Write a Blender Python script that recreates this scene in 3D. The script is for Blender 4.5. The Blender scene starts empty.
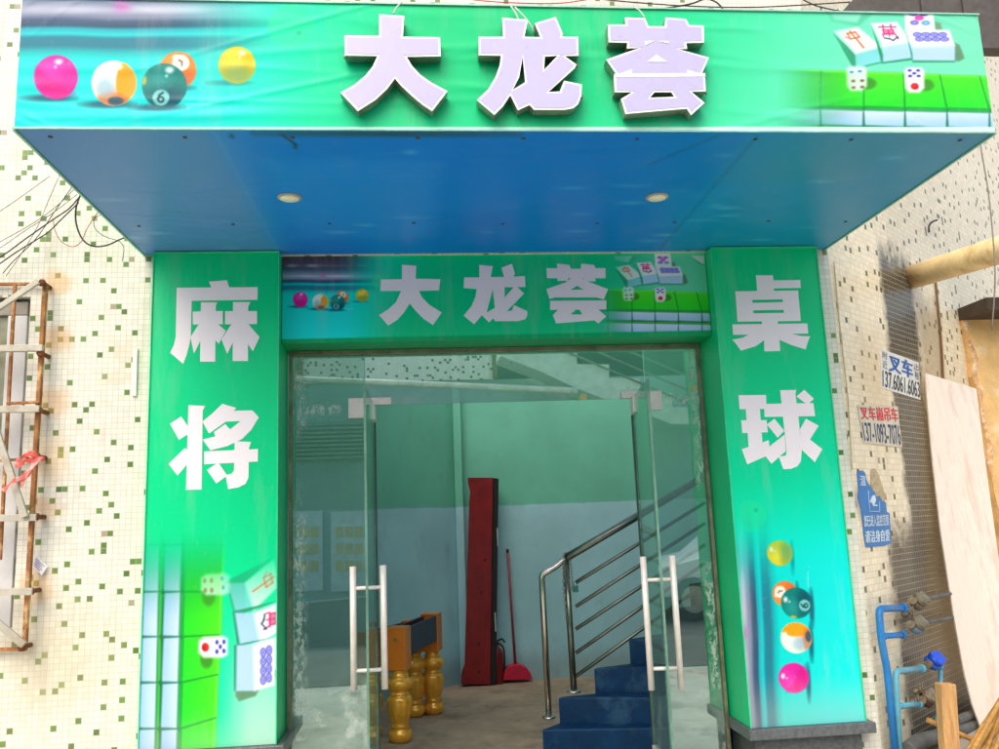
import bpy, bmesh, math, random
import numpy as np
from math import sin, cos, radians, pi, sqrt
from mathutils import Vector, Matrix
from mathutils.geometry import tessellate_polygon
random.seed(7); rng = np.random.default_rng(5)
S = bpy.context.scene
COL = S.collection

# ------------------------------------------------------------------ camera model
F = 851.59; RX, RO, RZ = 1.741, -0.039, -0.0959
CAM = Vector((-0.248, -4.8, 1.5206))
CM = Matrix.Rotation(RZ, 3, 'Z') @ Matrix.Rotation(RX, 3, 'X') @ Matrix.Rotation(RO, 3, 'Z')
cam = bpy.data.cameras.new('camera'); camo = bpy.data.objects.new('camera', cam); COL.objects.link(camo)
camo.matrix_world = Matrix.Translation(CAM) @ CM.to_4x4()
cam.sensor_width = 36; cam.lens = 36 * F / 999; cam.clip_end = 500; cam.clip_start = .05
S.camera = camo

def ray(u, v): return CM @ Vector(((u - 499.5) / F, -(v - 374.5) / F, -1))
def at(u, v, Y=None, Z=None, pl=None):
    """point of the place seen at photo pixel (u, v) on a known plane"""
    d = ray(u, v)
    if pl: t = (pl[0] - CAM).dot(pl[1]) / d.dot(pl[1])
    elif Y is not None: t = (Y - CAM.y) / d.y
    else: t = (Z - CAM.z) / d.z
    return CAM + d * t
def project_np(P):
    d = (P - np.array(CAM)) @ np.array(CM)
    return 499.5 + F * d[:, 0] / -d[:, 2], 374.5 - F * d[:, 1] / -d[:, 2]

# ------------------------------------------------------------------ materials
def lin(c):
    c = np.asarray(c, float) / 255.0
    return np.where(c <= .04045, c / 12.92, ((c + .055) / 1.055) ** 2.4)
def nodes(name):
    m = bpy.data.materials.new(name); m.use_nodes = True
    nt = m.node_tree; return m, nt, nt.nodes['Principled BSDF']
class N:
    """tiny node builder"""
    def __init__(s, nt): s.nt = nt
    def new(s, t, **k):
        n = s.nt.nodes.new(t)
        for a, b in k.items(): setattr(n, a, b)
        return n
    def link(s, a, b): s.nt.links.new(a, b)
    def val(s, sock, x):
        if isinstance(x, (int, float)): sock.default_value = x
        elif isinstance(x, (tuple, list)): sock.default_value = (*x, 1) if len(x) == 3 and sock.type == 'RGBA' else x
        else: s.link(x, sock)
    def math(s, op, a, b=0, c=0, clamp=False):
        n = s.new('ShaderNodeMath', operation=op, use_clamp=clamp)
        s.val(n.inputs[0], a); s.val(n.inputs[1], b); s.val(n.inputs[2], c); return n.outputs[0]
    def mix(s, f, a, b, mode='MIX'):
        n = s.new('ShaderNodeMix', data_type='RGBA', blend_type=mode)
        s.val(n.inputs[0], f); s.val(n.inputs[6], a); s.val(n.inputs[7], b); return n.outputs[2]
    def obj(s): return s.new('ShaderNodeTexCoord').outputs['Object']
    def gen(s): return s.new('ShaderNodeTexCoord').outputs['Generated']
    def sep(s, v):
        n = s.new('ShaderNodeSeparateXYZ'); s.link(v, n.inputs[0]); return n.outputs
    def comb(s, x, y, z):
        n = s.new('ShaderNodeCombineXYZ')
        for i, q in enumerate((x, y, z)): s.val(n.inputs[i], q)
        return n.outputs[0]
    def scale(s, v, k):
        n = s.new('ShaderNodeMapping'); s.link(v, n.inputs[0]); n.inputs['Scale'].default_value = k; return n.outputs[0]
    def noise(s, v, sc, det=4, rough=.55):
        n = s.new('ShaderNodeTexNoise'); s.link(v, n.inputs['Vector'])
        n.inputs['Scale'].default_value = sc; n.inputs['Detail'].default_value = det; n.inputs['Roughness'].default_value = rough
        return n.outputs['Fac']
    def ramp(s, f, a, b):
        n = s.new('ShaderNodeMapRange', interpolation_type='SMOOTHSTEP'); s.val(n.inputs[0], f)
        n.inputs[1].default_value = a; n.inputs[2].default_value = b; return n.outputs[0]
    def bump(s, h, st, dist=.01):
        n = s.new('ShaderNodeBump'); n.inputs['Strength'].default_value = st; n.inputs['Distance'].default_value = dist
        s.link(h, n.inputs['Height']); return n.outputs[0]
MATS = {}
def pm(name, c, rough=.5, metal=0, var=.18, sc=6, dirt=None, dirt_amt=.5, bump=.0, stretch=(1, 1, 1), spec=.5):
    """procedural paint / metal / concrete: base colour with noise variation, optional dirt blotches and bump"""
    if name in MATS: return MATS[name]
    m, nt, b = nodes(name); n = N(nt); o = n.scale(n.obj(), stretch)
    c = tuple(lin(c)); f = n.noise(o, sc); g = n.noise(o, sc * 7, 3)
    k = n.math('ADD', n.math('MULTIPLY', f, .7), n.math('MULTIPLY', g, .3))
    col = n.mix(n.ramp(k, .3, .7), tuple(x * (1 - var) for x in c), tuple(min(1, x * (1 + var)) for x in c))
    if dirt is not None:
        d = n.math('MULTIPLY', n.ramp(n.noise(o, sc * .6 + 1.3, 6, .7), .48, .68), dirt_amt)
        col = n.mix(d, col, tuple(lin(dirt)))
    n.val(b.inputs['Base Color'], col); b.inputs['Metallic'].default_value = metal
    b.inputs['Specular IOR Level'].default_value = spec
    n.val(b.inputs['Roughness'], n.math('ADD', rough - .06, n.math('MULTIPLY', f, .12)))
    if bump: n.val(b.inputs['Normal'], n.bump(k, bump))
    MATS[name] = m; return m

def mosaic(name, tile, grout, green, prob, pitch=.031, stain=(), streak=None, offset=0., seed=0., var=.07, gcon=1., old=.25):
    """small square mosaic tiles in grout with scattered green ones; stain = (x, z, rx, rz, colour, amount)"""
    m, nt, b = nodes(name); n = N(nt); x, y, z = n.sep(n.obj())
    row = n.math('FLOOR', n.math('DIVIDE', z, pitch))
    xs = n.math('DIVIDE', x, pitch)
    if offset: xs = n.math('ADD', xs, n.math('MULTIPLY', n.math('MODULO', row, 2), offset))
    zs = n.math('DIVIDE', z, pitch)
    cid = n.comb(n.math('FLOOR', xs), row, seed)
    wn = n.new('ShaderNodeTexWhiteNoise'); n.link(cid, wn.inputs[0]); w = wn.outputs['Value']; wc = n.sep(wn.outputs['Color'])
    fx = n.math('ABSOLUTE', n.math('SUBTRACT', n.math('FRACT', xs), .5)); fz = n.math('ABSOLUTE', n.math('SUBTRACT', n.math('FRACT', zs), .5))
    gm = n.ramp(n.math('MAXIMUM', fx, fz), .435, .475)
    big = n.noise(n.obj(), 1.1, 5); fine = n.noise(n.obj(), 9, 5, .65)
    lo = tuple(lin(tile) * (1 - var)); hi = tuple(np.minimum(1, lin(tile) * (1 + var)))
    tc = n.mix(wc[0], lo, hi)
    gc = n.mix(wc[1], tuple(lin(green) * .75), tuple(lin(green) * 1.3))
    cx_, cz_ = n.math('FLOOR', xs), row                 # about one green tile per small block, at a random place in it
    bs = max(2., round(sqrt(.8 / prob))); bx, bz = n.math('FLOOR', n.math('DIVIDE', cx_, bs)), n.math('FLOOR', n.math('DIVIDE', cz_, bs))
    wb = n.new('ShaderNodeTexWhiteNoise'); n.link(n.comb(bx, bz, seed + 5.5), wb.inputs[0]); bc = n.sep(wb.outputs['Color'])
    tx = n.math('ADD', n.math('MULTIPLY', bx, bs), n.math('FLOOR', n.math('MULTIPLY', bc[0], bs))); tz = n.math('ADD', n.math('MULTIPLY', bz, bs), n.math('FLOOR', n.math('MULTIPLY', bc[1], bs)))
    hit = n.math('MULTIPLY', n.math('COMPARE', cx_, tx, .1), n.math('COMPARE', cz_, tz, .1)); hit = n.math('MULTIPLY', hit, n.math('LESS_THAN', bc[2], .8))
    hit = n.math('MAXIMUM', hit, n.math('LESS_THAN', w, prob * .22))
    tc = n.mix(hit, tc, gc)
    grc = tuple(lin(grout)); lost = n.math('LESS_THAN', n.math('FRACT', n.math('MULTIPLY', w, 37.7)), .0025)
    tc = n.mix(lost, tc, tuple(lin((168, 154, 128))))
    tc = n.mix(n.math('MULTIPLY', n.ramp(n.math('ADD', big, n.math('MULTIPLY', n.math('SUBTRACT', fine, .5), .8)), .48, .72), old), tc, tuple(lin((176, 150, 112))))
    n_gr = .42; rain = n.noise(n.scale(n.obj(), (9, 9, .55)), 1.6, 5, .7)         # faint rain marks
    tc = n.mix(n.math('MULTIPLY', n.ramp(rain, .52, .72), .28), tc, tuple(lin((188, 172, 138))))
    if streak:                                          # dark weathering bands running down the wall
        for (x0, x1, soft, colr, amt, z0, z1) in streak:
            xx = n.math('ADD', x, n.math('MULTIPLY', n.math('SUBTRACT', fine, .5), .22))
            xx = n.math('ADD', xx, n.math('MULTIPLY', n.math('SUBTRACT', big, .5), .25))
            a = n.math('MULTIPLY', n.ramp(xx, x0 - soft, x0 + soft), n.math('SUBTRACT', 1., n.ramp(xx, x1 - soft, x1 + soft)))
            zz = n.math('ADD', z, n.math('MULTIPLY', n.math('SUBTRACT', fine, .5), .5))
            a = n.math('MULTIPLY', a, n.math('SUBTRACT', 1., n.ramp(zz, z1 - .15, z1 + .15)))
            a = n.math('MULTIPLY', a, n.ramp(zz, z0 - .15, z0 + .15))
            tc = n.mix(n.math('MULTIPLY', a, amt), tc, tuple(lin(colr))); grc = n.mix(n.math('MULTIPLY', a, amt * n_gr), grc, tuple(lin(colr)))
    col = n.mix(n.math('MULTIPLY', gm, gcon), tc, grc)
    for (sx, sz, rx, rz, colr, amt) in stain:
        d = n.math('SQRT', n.math('ADD', n.math('POWER', n.math('DIVIDE', n.math('SUBTRACT', x, sx), rx), 2), n.math('POWER', n.math('DIVIDE', n.math('SUBTRACT', z, sz), rz), 2)))
        d = n.math('ADD', d, n.math('MULTIPLY', n.math('SUBTRACT', fine, .5), 1.4))
        col = n.mix(n.math('MULTIPLY', n.math('SUBTRACT', 1., n.ramp(d, .2, 1.1)), amt), col, tuple(lin(colr)))
    n.val(b.inputs['Base Color'], col)
    n.val(b.inputs['Roughness'], n.math('ADD', .32, n.math('MULTIPLY', gm, .5))); b.inputs['Specular IOR Level'].default_value = .35
    h = n.math('ADD', n.math('SUBTRACT', 1., gm), n.math('MULTIPLY', wc[2], .35))
    n.val(b.inputs['Normal'], n.bump(h, .35, .004)); return m

def glass(name, refl=.13, dirt_lvl=.5, tint=(.72, .9, .84), edge=None, film=.035, filmc=(.55, .75, .66), seed=0., red=False):
    m, nt, b = nodes(name); nt.nodes.remove(b); n = N(nt); out = nt.nodes['Material Output']
    tr = n.new('ShaderNodeBsdfTransparent'); tr.inputs[0].default_value = (*tint, 1)
    gl = n.new('ShaderNodeBsdfGlossy'); gl.inputs['Roughness'].default_value = .012; gl.inputs['Color'].default_value = (.86, 1, .95, 1)
    lw = n.new('ShaderNodeLayerWeight'); lw.inputs[0].default_value = .25
    f = n.math('ADD', refl, n.math('MULTIPLY', n.math('POWER', lw.outputs['Facing'], 4), .6), clamp=True)
    mx = n.new('ShaderNodeMixShader'); n.link(f, mx.inputs[0]); n.link(tr.outputs[0], mx.inputs[1]); n.link(gl.outputs[0], mx.inputs[2])
    df = n.new('ShaderNodeBsdfDiffuse')
    g = n.gen(); gx, gy, gz = n.sep(g); o = n.obj()
    ov = n.new('ShaderNodeVectorMath', operation='ADD'); n.link(o, ov.inputs[0]); ov.inputs[1].default_value = (seed, seed * .7, seed * 1.3); o = ov.outputs[0]
    a = n.noise(o, 3.2, 5, .65); c = n.noise(n.scale(o, (1, 1, .45)), 38, 3, .75); big = n.noise(o, 1.4, 3)
    mask = n.math('MULTIPLY', n.ramp(c, .5, .6), n.ramp(a, .5, .66))
    if edge:                                            # torn tape residue near one upright edge and under the door head
        ex = gx if edge > 0 else n.math('SUBTRACT', 1., gx)
        em = n.math('MULTIPLY', n.ramp(ex, .0, .03), n.math('SUBTRACT', 1., n.ramp(ex, .10, .24)))
        hb = n.math('MULTIPLY', n.math('SUBTRACT', 1., n.ramp(n.math('ABSOLUTE', n.math('SUBTRACT', gz, .865)), .004, .02)), n.math('SUBTRACT', 1., n.ramp(ex, .55, .75)))
        em = n.math('MAXIMUM', n.math('MULTIPLY', em, n.ramp(big, .42, .56)), hb)
        mask = n.math('MULTIPLY', n.ramp(c, .46, .56), em)
    else: mask = n.math('MULTIPLY', n.math('MULTIPLY', n.ramp(c, .5, .58), n.ramp(a, .5, .6)), n.math('SUBTRACT', 1., n.ramp(n.math('ABSOLUTE', n.math('SUBTRACT', gx, .97)), .01, .05)))
    cloud = n.math('MULTIPLY', n.math('MULTIPLY', n.ramp(n.noise(o, 5, 4), .5, .64), n.math('SUBTRACT', 1., n.ramp(gz, .17, .24))), .75 if edge == 1 else .25)
    spots = n.math('MULTIPLY', n.ramp(n.noise(o, 60, 2), .68, .75), .35)
    tot = n.math('MAXIMUM', n.math('MAXIMUM', mask, cloud), spots)
    tot = n.math('ADD', n.math('MULTIPLY', tot, dirt_lvl), n.math('MULTIPLY', n.math('ADD', .5, a), film), clamp=True)
    dc = n.mix(n.ramp(tot, .05, .25), filmc, (.72, .78, .72))
    if red:                                             # smear of red paint low on the pane
        rm = n.math('MULTIPLY', n.ramp(n.noise(n.scale(o, (1, 1, 5)), 5, 4, .7), .46, .58), n.math('SUBTRACT', 1., n.ramp(n.math('ABSOLUTE', n.math('SUBTRACT', gz, .185)), .004, .03)))
        rm = n.math('MULTIPLY', rm, n.math('SUBTRACT', 1., n.ramp(gx, .55, .85))); dc = n.mix(n.ramp(rm, .05, .3), dc, (.55, .10, .06)); tot = n.math('MAXIMUM', tot, n.math('MULTIPLY', rm, .6))
    n.val(df.inputs[0], dc)
    m2 = n.new('ShaderNodeMixShader'); n.link(tot, m2.inputs[0]); n.link(mx.outputs[0], m2.inputs[1]); n.link(df.outputs[0], m2.inputs[2])
    n.link(m2.outputs[0], out.inputs[0]); return m

def printmat(name, rough=.42, spec=.2):
    m, nt, b = nodes(name); n = N(nt)
    at_ = n.new('ShaderNodeAttribute', attribute_name='Col')
    o = n.obj(); f = n.noise(o, 2.5, 4)
    col = n.mix(.22, at_.outputs['Color'], n.mix(f, (.72, .72, .72), (1, 1, 1)), 'MULTIPLY')
    sm = n.noise(n.scale(o, (3, 3, .5)), 2.2, 5, .7); sp = n.noise(o, 48, 3, .7)
    col = n.mix(n.math('MULTIPLY', n.ramp(sm, .5, .75), .05 if name == 'blue_vinyl' else .16), col, (.45, .50, .46))
    col = n.mix(n.math('MULTIPLY', n.ramp(sp, .62, .72), .06 if name == 'blue_vinyl' else .22), col, (.30, .36, .32))
    lowz = n.math('SUBTRACT', 1., n.ramp(n.math('ADD', n.sep(o)[2], n.math('MULTIPLY', sm, .3)), .5, .78))
    if name == 'printed_board': col = n.mix(n.math('MULTIPLY', lowz, .3), col, (.42, .44, .38)); n.val(b.inputs['Normal'], n.bump(n.noise(n.scale(o, (1, 1, .4)), 3, 3), .12, .02))
    n.val(b.inputs['Base Color'], col)
    b.inputs['Specular IOR Level'].default_value = spec
    n.val(b.inputs['Roughness'], n.math('ADD', rough - .1, n.math('MULTIPLY', f, .2))); return m

# ------------------------------------------------------------------ mesh building
class MB:
    def __init__(s): s.v = []; s.f = []; s.mi = []; s.sm = []
    def add(s, vs, fs, mi=0, smooth=False):
        k = len(s.v); s.v += [Vector(p) for p in vs]
        for f in fs: s.f.append([i + k for i in f]); s.mi.append(mi); s.sm.append(smooth)
        return s
    def box(s, x0, x1, y0, y1, z0, z1, mi=0):
        v = [(x, y, z) for z in (z0, z1) for y in (y0, y1) for x in (x0, x1)]
        return s.add(v, [(0, 2, 3, 1), (4, 5, 7, 6), (0, 1, 5, 4), (2, 6, 7, 3), (0, 4, 6, 2), (1, 3, 7, 5)], mi)
    def bar(s, a, b, w, h, up=(0, 0, 1), mi=0):
        """rectangular bar from a to b, w across, h along 'up'"""
        a = Vector(a); b = Vector(b); d = (b - a).normalized(); u = Vector(up); r = d.cross(u)
        if r.length < 1e-4: r = d.cross(Vector((0, 1, 0)))
        r.normalize(); u = r.cross(d)
        v = [p + r * (i * w / 2) + u * (j * h / 2) for p in (a, b) for j in (-1, 1) for i in (-1, 1)]
        return s.add(v, [(0, 1, 3, 2), (4, 6, 7, 5), (0, 4, 5, 1), (2, 3, 7, 6), (0, 2, 6, 4), (1, 5, 7, 3)], mi)
    def tube(s, pts, r, seg=10, mi=0, cap=True):
        pts = [Vector(p) for p in pts]; n = len(pts); rs = r if isinstance(r, (list, tuple)) else [r] * n
        t = [(pts[min(i + 1, n - 1)] - pts[max(i - 1, 0)]).normalized() for i in range(n)]
        nrm = t[0].orthogonal().normalized(); vs = []
        for i in range(n):
            nrm = (nrm - t[i] * nrm.dot(t[i])).normalized(); bn = t[i].cross(nrm)
            vs += [pts[i] + (nrm * cos(2 * pi * k / seg) + bn * sin(2 * pi * k / seg)) * rs[i] for k in range(seg)]
        fs = [(i * seg + k, i * seg + (k + 1) % seg, (i + 1) * seg + (k + 1) % seg, (i + 1) * seg + k) for i in range(n - 1) for k in range(seg)]
        s.add(vs, fs, mi, True)
        if cap: s.add(vs[:seg], [tuple(range(seg))[::-1]], mi); s.add(vs[-seg:], [tuple(range(seg))], mi)
        return s
    def lathe(s, prof, c, seg=28, mi=0, flute=None, axis=None):
        c = Vector(c); ax = (Vector(axis).normalized() if axis else Vector((0, 0, 1)))
        q = Vector((0, 0, 1)).rotation_difference(ax); vs = []
        for (r, z) in prof:
            for k in range(seg):
                a = 2 * pi * k / seg; rr = r
                if flute and flute[0] < z < flute[1]: rr = r * (1 - flute[2] * max(0, cos(a * flute[3])) ** 8)
                vs.append(c + q @ Vector((rr * cos(a), rr * sin(a), z)))
        n = len(prof)
        s.add(vs, [(i * seg + k, i * seg + (k + 1) % seg, (i + 1) * seg + (k + 1) % seg, (i + 1) * seg + k) for i in range(n - 1) for k in range(seg)], mi, True)
        s.add(vs[:seg], [tuple(range(seg))[::-1]], mi); s.add(vs[-seg:], [tuple(range(seg))], mi); return s
    def poly(s, pts, holes=(), mi=0):
        """flat filled polygon (holes allowed)"""
        loops = [[Vector(p) for p in pts]] + [[Vector(p) for p in h] for h in holes]
        flat = [p for l in loops for p in l]
        return s.add(flat, [tuple(t) for t in tessellate_polygon(loops)], mi)
    def prism(s, pts, off, holes=(), mi=0):
        """polygon extruded by the vector off, closed"""
        off = Vector(off); loops = [[Vector(p) for p in pts]] + [[Vector(p) for p in h] for h in holes]
        s.poly(pts, holes, mi); s.poly([p + off for p in loops[0]], [[p + off for p in l] for l in loops[1:]], mi)
        for l in loops:
            n = len(l); v = l + [p + off for p in l]
            s.add(v, [(i, (i + 1) % n, (i + 1) % n + n, i + n) for i in range(n)], mi)
        return s

def root_loc(p):
    while p.parent: p = p.parent
    return p.location
def thing(name, label, cat, loc=(0, 0, 0), group=None):
    o = bpy.data.objects.new(name, None); COL.objects.link(o); o.location = loc; o.empty_display_size = .1
    o['label'] = label; o['category'] = cat
    if group: o['group'] = group
    return o
def tag(o, label=None, cat=None, group=None, kind=None):
    if label: o['label'] = label
    if cat: o['category'] = cat
    if group: o['group'] = group
    if kind: o['kind'] = kind
    return o
def obj(name, mb, mat, parent=None, loc=None, bevel=0, fix=True, rot=None):
    """links the collected shape as ONE mesh object; coordinates are world coordinates"""
    me = bpy.data.meshes.new(name)
    L = Vector(root_loc(parent)) if parent else Vector(loc if loc is not None else (0, 0, 0))
    me.from_pydata([tuple(v - L) for v in mb.v], [], mb.f)
    for mm in (mat if isinstance(mat, (list, tuple)) else [mat]): me.materials.append(mm)
    me.polygons.foreach_set('material_index', mb.mi); me.polygons.foreach_set('use_smooth', mb.sm)
    if fix:
        bm = bmesh.new(); bm.from_mesh(me); bmesh.ops.remove_doubles(bm, verts=bm.verts, dist=1e-5)
        bmesh.ops.recalc_face_normals(bm, faces=bm.faces); bm.to_mesh(me); bm.free()
    o = bpy.data.objects.new(name, me); COL.objects.link(o)
    if parent: o.parent = parent
    else: o.location = L
    if bevel:
        md = o.modifiers.new('edges', 'BEVEL'); md.width = bevel; md.segments = 2; md.limit_method = 'ANGLE'; md.angle_limit = radians(40)
    return o
def spline(pts, n=8):
    """smooth curve through points"""
    P = [Vector(p) for p in pts]; P = [P[0] * 2 - P[1]] + P + [P[-1] * 2 - P[-2]]; out = []
    for i in range(1, len(P) - 2):
        for k in range(n):
            t = k / n; a, b, c, d = P[i - 1:i + 3]
            out.append(.5 * ((2 * b) + (c - a) * t + (2 * a - 5 * b + 4 * c - d) * t * t + (3 * b - a - 3 * c + d) * t ** 3))
    out.append(P[-2]); return out

# ------------------------------------------------------------------ printed pictures (vertex colours on a fine grid)
class Pt:
    """paints flat artwork into an array of colours; x, y are the artwork's own coordinates"""
    def __init__(s, x, y, c, soft=.7, fade=None): s.x, s.y, s.c, s.soft, s.fade = x, y, c, soft, fade
    def view(s, x, y, soft, fade=None): return Pt(x, y, s.c, soft, fade)
    def put(s, m, col, idx=None):
        if s.fade is not None: m = m * (s.fade if idx is None else s.fade[idx])
        col = np.asarray(col, float)
        if idx is None: s.c[:] = s.c * (1 - m[:, None]) + col * m[:, None]
        else: s.c[idx] = s.c[idx] * (1 - m[:, None]) + col * m[:, None]
    def box_idx(s, x0, y0, x1, y1):
        q = s.soft * 2
        return np.nonzero((s.x > x0 - q) & (s.x < x1 + q) & (s.y > y0 - q) & (s.y < y1 + q))[0]
    def ell(s, cx, cy, rx, ry, col, a=1, soft=None, rot=0, clip=None):
        soft = soft or s.soft; R = max(rx, ry) + soft * 2
        i = s.box_idx(cx - R, cy - R, cx + R, cy + R)
        if not len(i): return
        dx, dy = s.x[i] - cx, s.y[i] - cy
        if rot: dx, dy = dx * cos(rot) + dy * sin(rot), -dx * sin(rot) + dy * cos(rot)
        d = (1 - np.sqrt((dx / rx) ** 2 + (dy / ry) ** 2)) * min(rx, ry)
        m = np.clip(.5 + d / (2 * soft), 0, 1) * a
        if clip is not None:
            e = clip[2] - np.hypot(s.x[i] - clip[0], s.y[i] - clip[1]); m = m * np.clip(.5 + e / (2 * s.soft), 0, 1)
        s.put(m, col, i)
    def poly(s, pts, col, a=1, soft=None, grad=None):
        soft = soft or s.soft; p = np.array(pts, float); q = soft
        i = s.box_idx(p[:, 0].min() - q, p[:, 1].min() - q, p[:, 0].max() + q, p[:, 1].max() + q)
        if not len(i): return
        X, Y = s.x[i], s.y[i]; ins = np.zeros(len(i), bool); dd = np.full(len(i), 1e9)
        for k in range(len(p)):
            (ax, ay), (bx, by) = p[k], p[(k + 1) % len(p)]
            if ay != by:
                c = ((ay > Y) != (by > Y)) & (X < (bx - ax) * (Y - ay) / (by - ay) + ax); ins ^= c
            t = np.clip(((X - ax) * (bx - ax) + (Y - ay) * (by - ay)) / max(1e-9, (bx - ax) ** 2 + (by - ay) ** 2), 0, 1)
            dd = np.minimum(dd, np.hypot(X - ax - t * (bx - ax), Y - ay - t * (by - ay)))
        m = np.clip(.5 + np.where(ins, dd, -dd) / (2 * soft), 0, 1) * a
        if grad is not None:
            g = np.clip(((X - grad[0]) * grad[2] + (Y - grad[1]) * grad[3]), 0, 1)[:, None]
            col = np.asarray(col, float) * (1 - g) + np.asarray(grad[4], float) * g
        s.put(m, col, i)
    def line(s, pts, w, col, a=1):
        for k in range(len(pts) - 1):
            (x0, y0), (x1, y1) = pts[k], pts[k + 1]; L = max(1e-6, math.hypot(x1 - x0, y1 - y0)); nx, ny = -(y1 - y0) / L * w / 2, (x1 - x0) / L * w / 2
            ex, ey = (x1 - x0) / L * w * .3, (y1 - y0) / L * w * .3
            s.poly([(x0 + nx - ex, y0 + ny - ey), (x1 + nx + ex, y1 + ny + ey), (x1 - nx + ex, y1 - ny + ey), (x0 - nx - ex, y0 - ny - ey)], col, a)
def sst(x, a, b): t = np.clip((x - a) / (b - a), 0, 1); return t * t * (3 - 2 * t)
def smooth1(x, seed, sc):
    r = np.random.default_rng(seed).random(400); t = x / sc + 150; i = np.clip(np.floor(t).astype(int), 0, 398); f = t - np.floor(t); f = f * f * (3 - 2 * f)
    return r[i] * (1 - f) + r[i + 1] * f

def draw_table_balls(P):
    """pool table cushion and balls, in banner coordinates (x right, y down)"""
    x, y = P.x, P.y
    w = 1 - sst(x, 150, 320)
    bands = [(-70, (60, 62, 75)), (-40, (72, 70, 88)), (-24, (92, 80, 100)), (-12, (70, 90, 110)), (-4, (95, 120, 140)), (0, (120, 140, 165)), (9, (165, 170, 190)), (17, (130, 140, 165)), (21, (70, 90, 120)), (26, (45, 85, 110)), (29, (25, 170, 185)), (34, (20, 205, 205)), (38, (30, 130, 150)), (46, (40, 125, 145)), (52, (15, 185, 185)), (60, (0, 222, 212)), (130, (20, 228, 222)), (200, (0, 235, 230))]
    ys = np.array([b[0] for b in bands], float); cs = np.array([b[1] for b in bands], float)
    yy = y + (smooth1(x, 3, 60) - .5) * 2
    c = np.stack([np.interp(yy, ys, cs[:, k]) for k in range(3)], 1)
    st = smooth1(x, 11, 38) * np.exp(-((y - 9) / 6) ** 2); c = c + (np.array([235, 235, 245]) - c) * np.clip(st * 1.1 - .25, 0, .8)[:, None]
    st = smooth1(x, 15, 30) * np.exp(-((y + 22) / 7) ** 2); c = c + (np.array([200, 200, 210]) - c) * np.clip(st * 1.3 - .45, 0, .8)[:, None]
    P.put(w, c)
    P.ell(122, 6, 8, 6, (225, 90, 190), .5, 4)
    for (cx, cy, r) in [(56, 77, 22), (114, 83, 22.5), (164.5, 86, 22.5), (178, 70, 18.5), (237, 65, 18.5)]:
        P.ell(cx - 7, cy + r * .96, r * 1.15, r * .16, (5, 70, 95), .75 if cx < 200 else .4, 1.6)
    def ball(cx, cy, r, base, dark):
        P.ell(cx, cy, r, r, base)
        P.ell(cx + r * .1, cy + r * .55, r * .8, r * .5, dark, .75, r * .3, clip=(cx, cy, r))
        P.ell(cx - r * .25, cy - r * .3, r * .5, r * .4, tuple(min(255, q + 45) for q in base), .5, r * .25, clip=(cx, cy, r))
    def shine(cx, cy, r):
        P.ell(cx + r * .12, cy - r * .7, r * .16, r * .12, (255, 255, 255), .95, r * .08)
        P.ell(cx - r * .02, cy - r * .45, r * .06, r * .06, (255, 255, 255), .7, r * .05)
    ball(56, 77, 22, (250, 40, 160), (190, 20, 150)); P.poly([(36, 66), (50, 78), (66, 88), (75, 94), (60, 99), (45, 92), (36, 80)], (235, 10, 120), .45, 3); shine(56, 77, 22)
    ball(114, 83, 22.5, (240, 236, 215), (225, 170, 160)); P.ell(133, 83, 17, 26, (255, 165, 25), 1, clip=(114, 83, 22.5)); P.ell(112, 101, 18, 8, (230, 110, 40), .85, 2, clip=(114, 83, 22.5)); P.ell(105, 88, 9, 11, (120, 190, 215), .55, 4, clip=(114, 83, 22.5)); P.ell(116, 101, 8, 4.5, (40, 90, 110), .9, clip=(114, 83, 22.5)); shine(116, 83, 22.5)
    ball(178, 70, 18.5, (250, 135, 50), (215, 95, 60)); P.ell(181, 63, 8.5, 8, (250, 240, 220)); P.line([(179, 60), (182, 62), (182, 66)], 1.6, (120, 90, 60)); shine(174, 70, 18.5)
    ball(164.5, 86, 22.5, (10, 130, 120), (5, 70, 95)); P.ell(161, 97.5, 8.5, 8, (120, 200, 195)); P.ell(161, 99.5, 3.6, 3.4, (5, 60, 70)); P.ell(161, 99.7, 1.7, 1.6, (120, 200, 195)); P.line([(163, 92.5), (159.5, 95), (158, 99)], 1.9, (5, 60, 70)); P.ell(143.5, 80, 3, 5, (220, 190, 60), .8, clip=(164.5, 86, 22.5)); shine(167, 86, 22.5)
    ball(237, 65, 18.5, (225, 200, 30), (150, 160, 60)); P.ell(236, 75, 17, 8, (110, 175, 110), .5, 4, clip=(237, 65, 18.5)); shine(240, 66, 18.5)
    P.ell(291, 26, 23, 22, (60, 235, 150), .38, 1.2); P.ell(299, 33, 3, 2.5, (10, 170, 120), .5)
    P.line([(186, 104), (210, 104.5)], .9, (170, 245, 240), .8)

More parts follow.
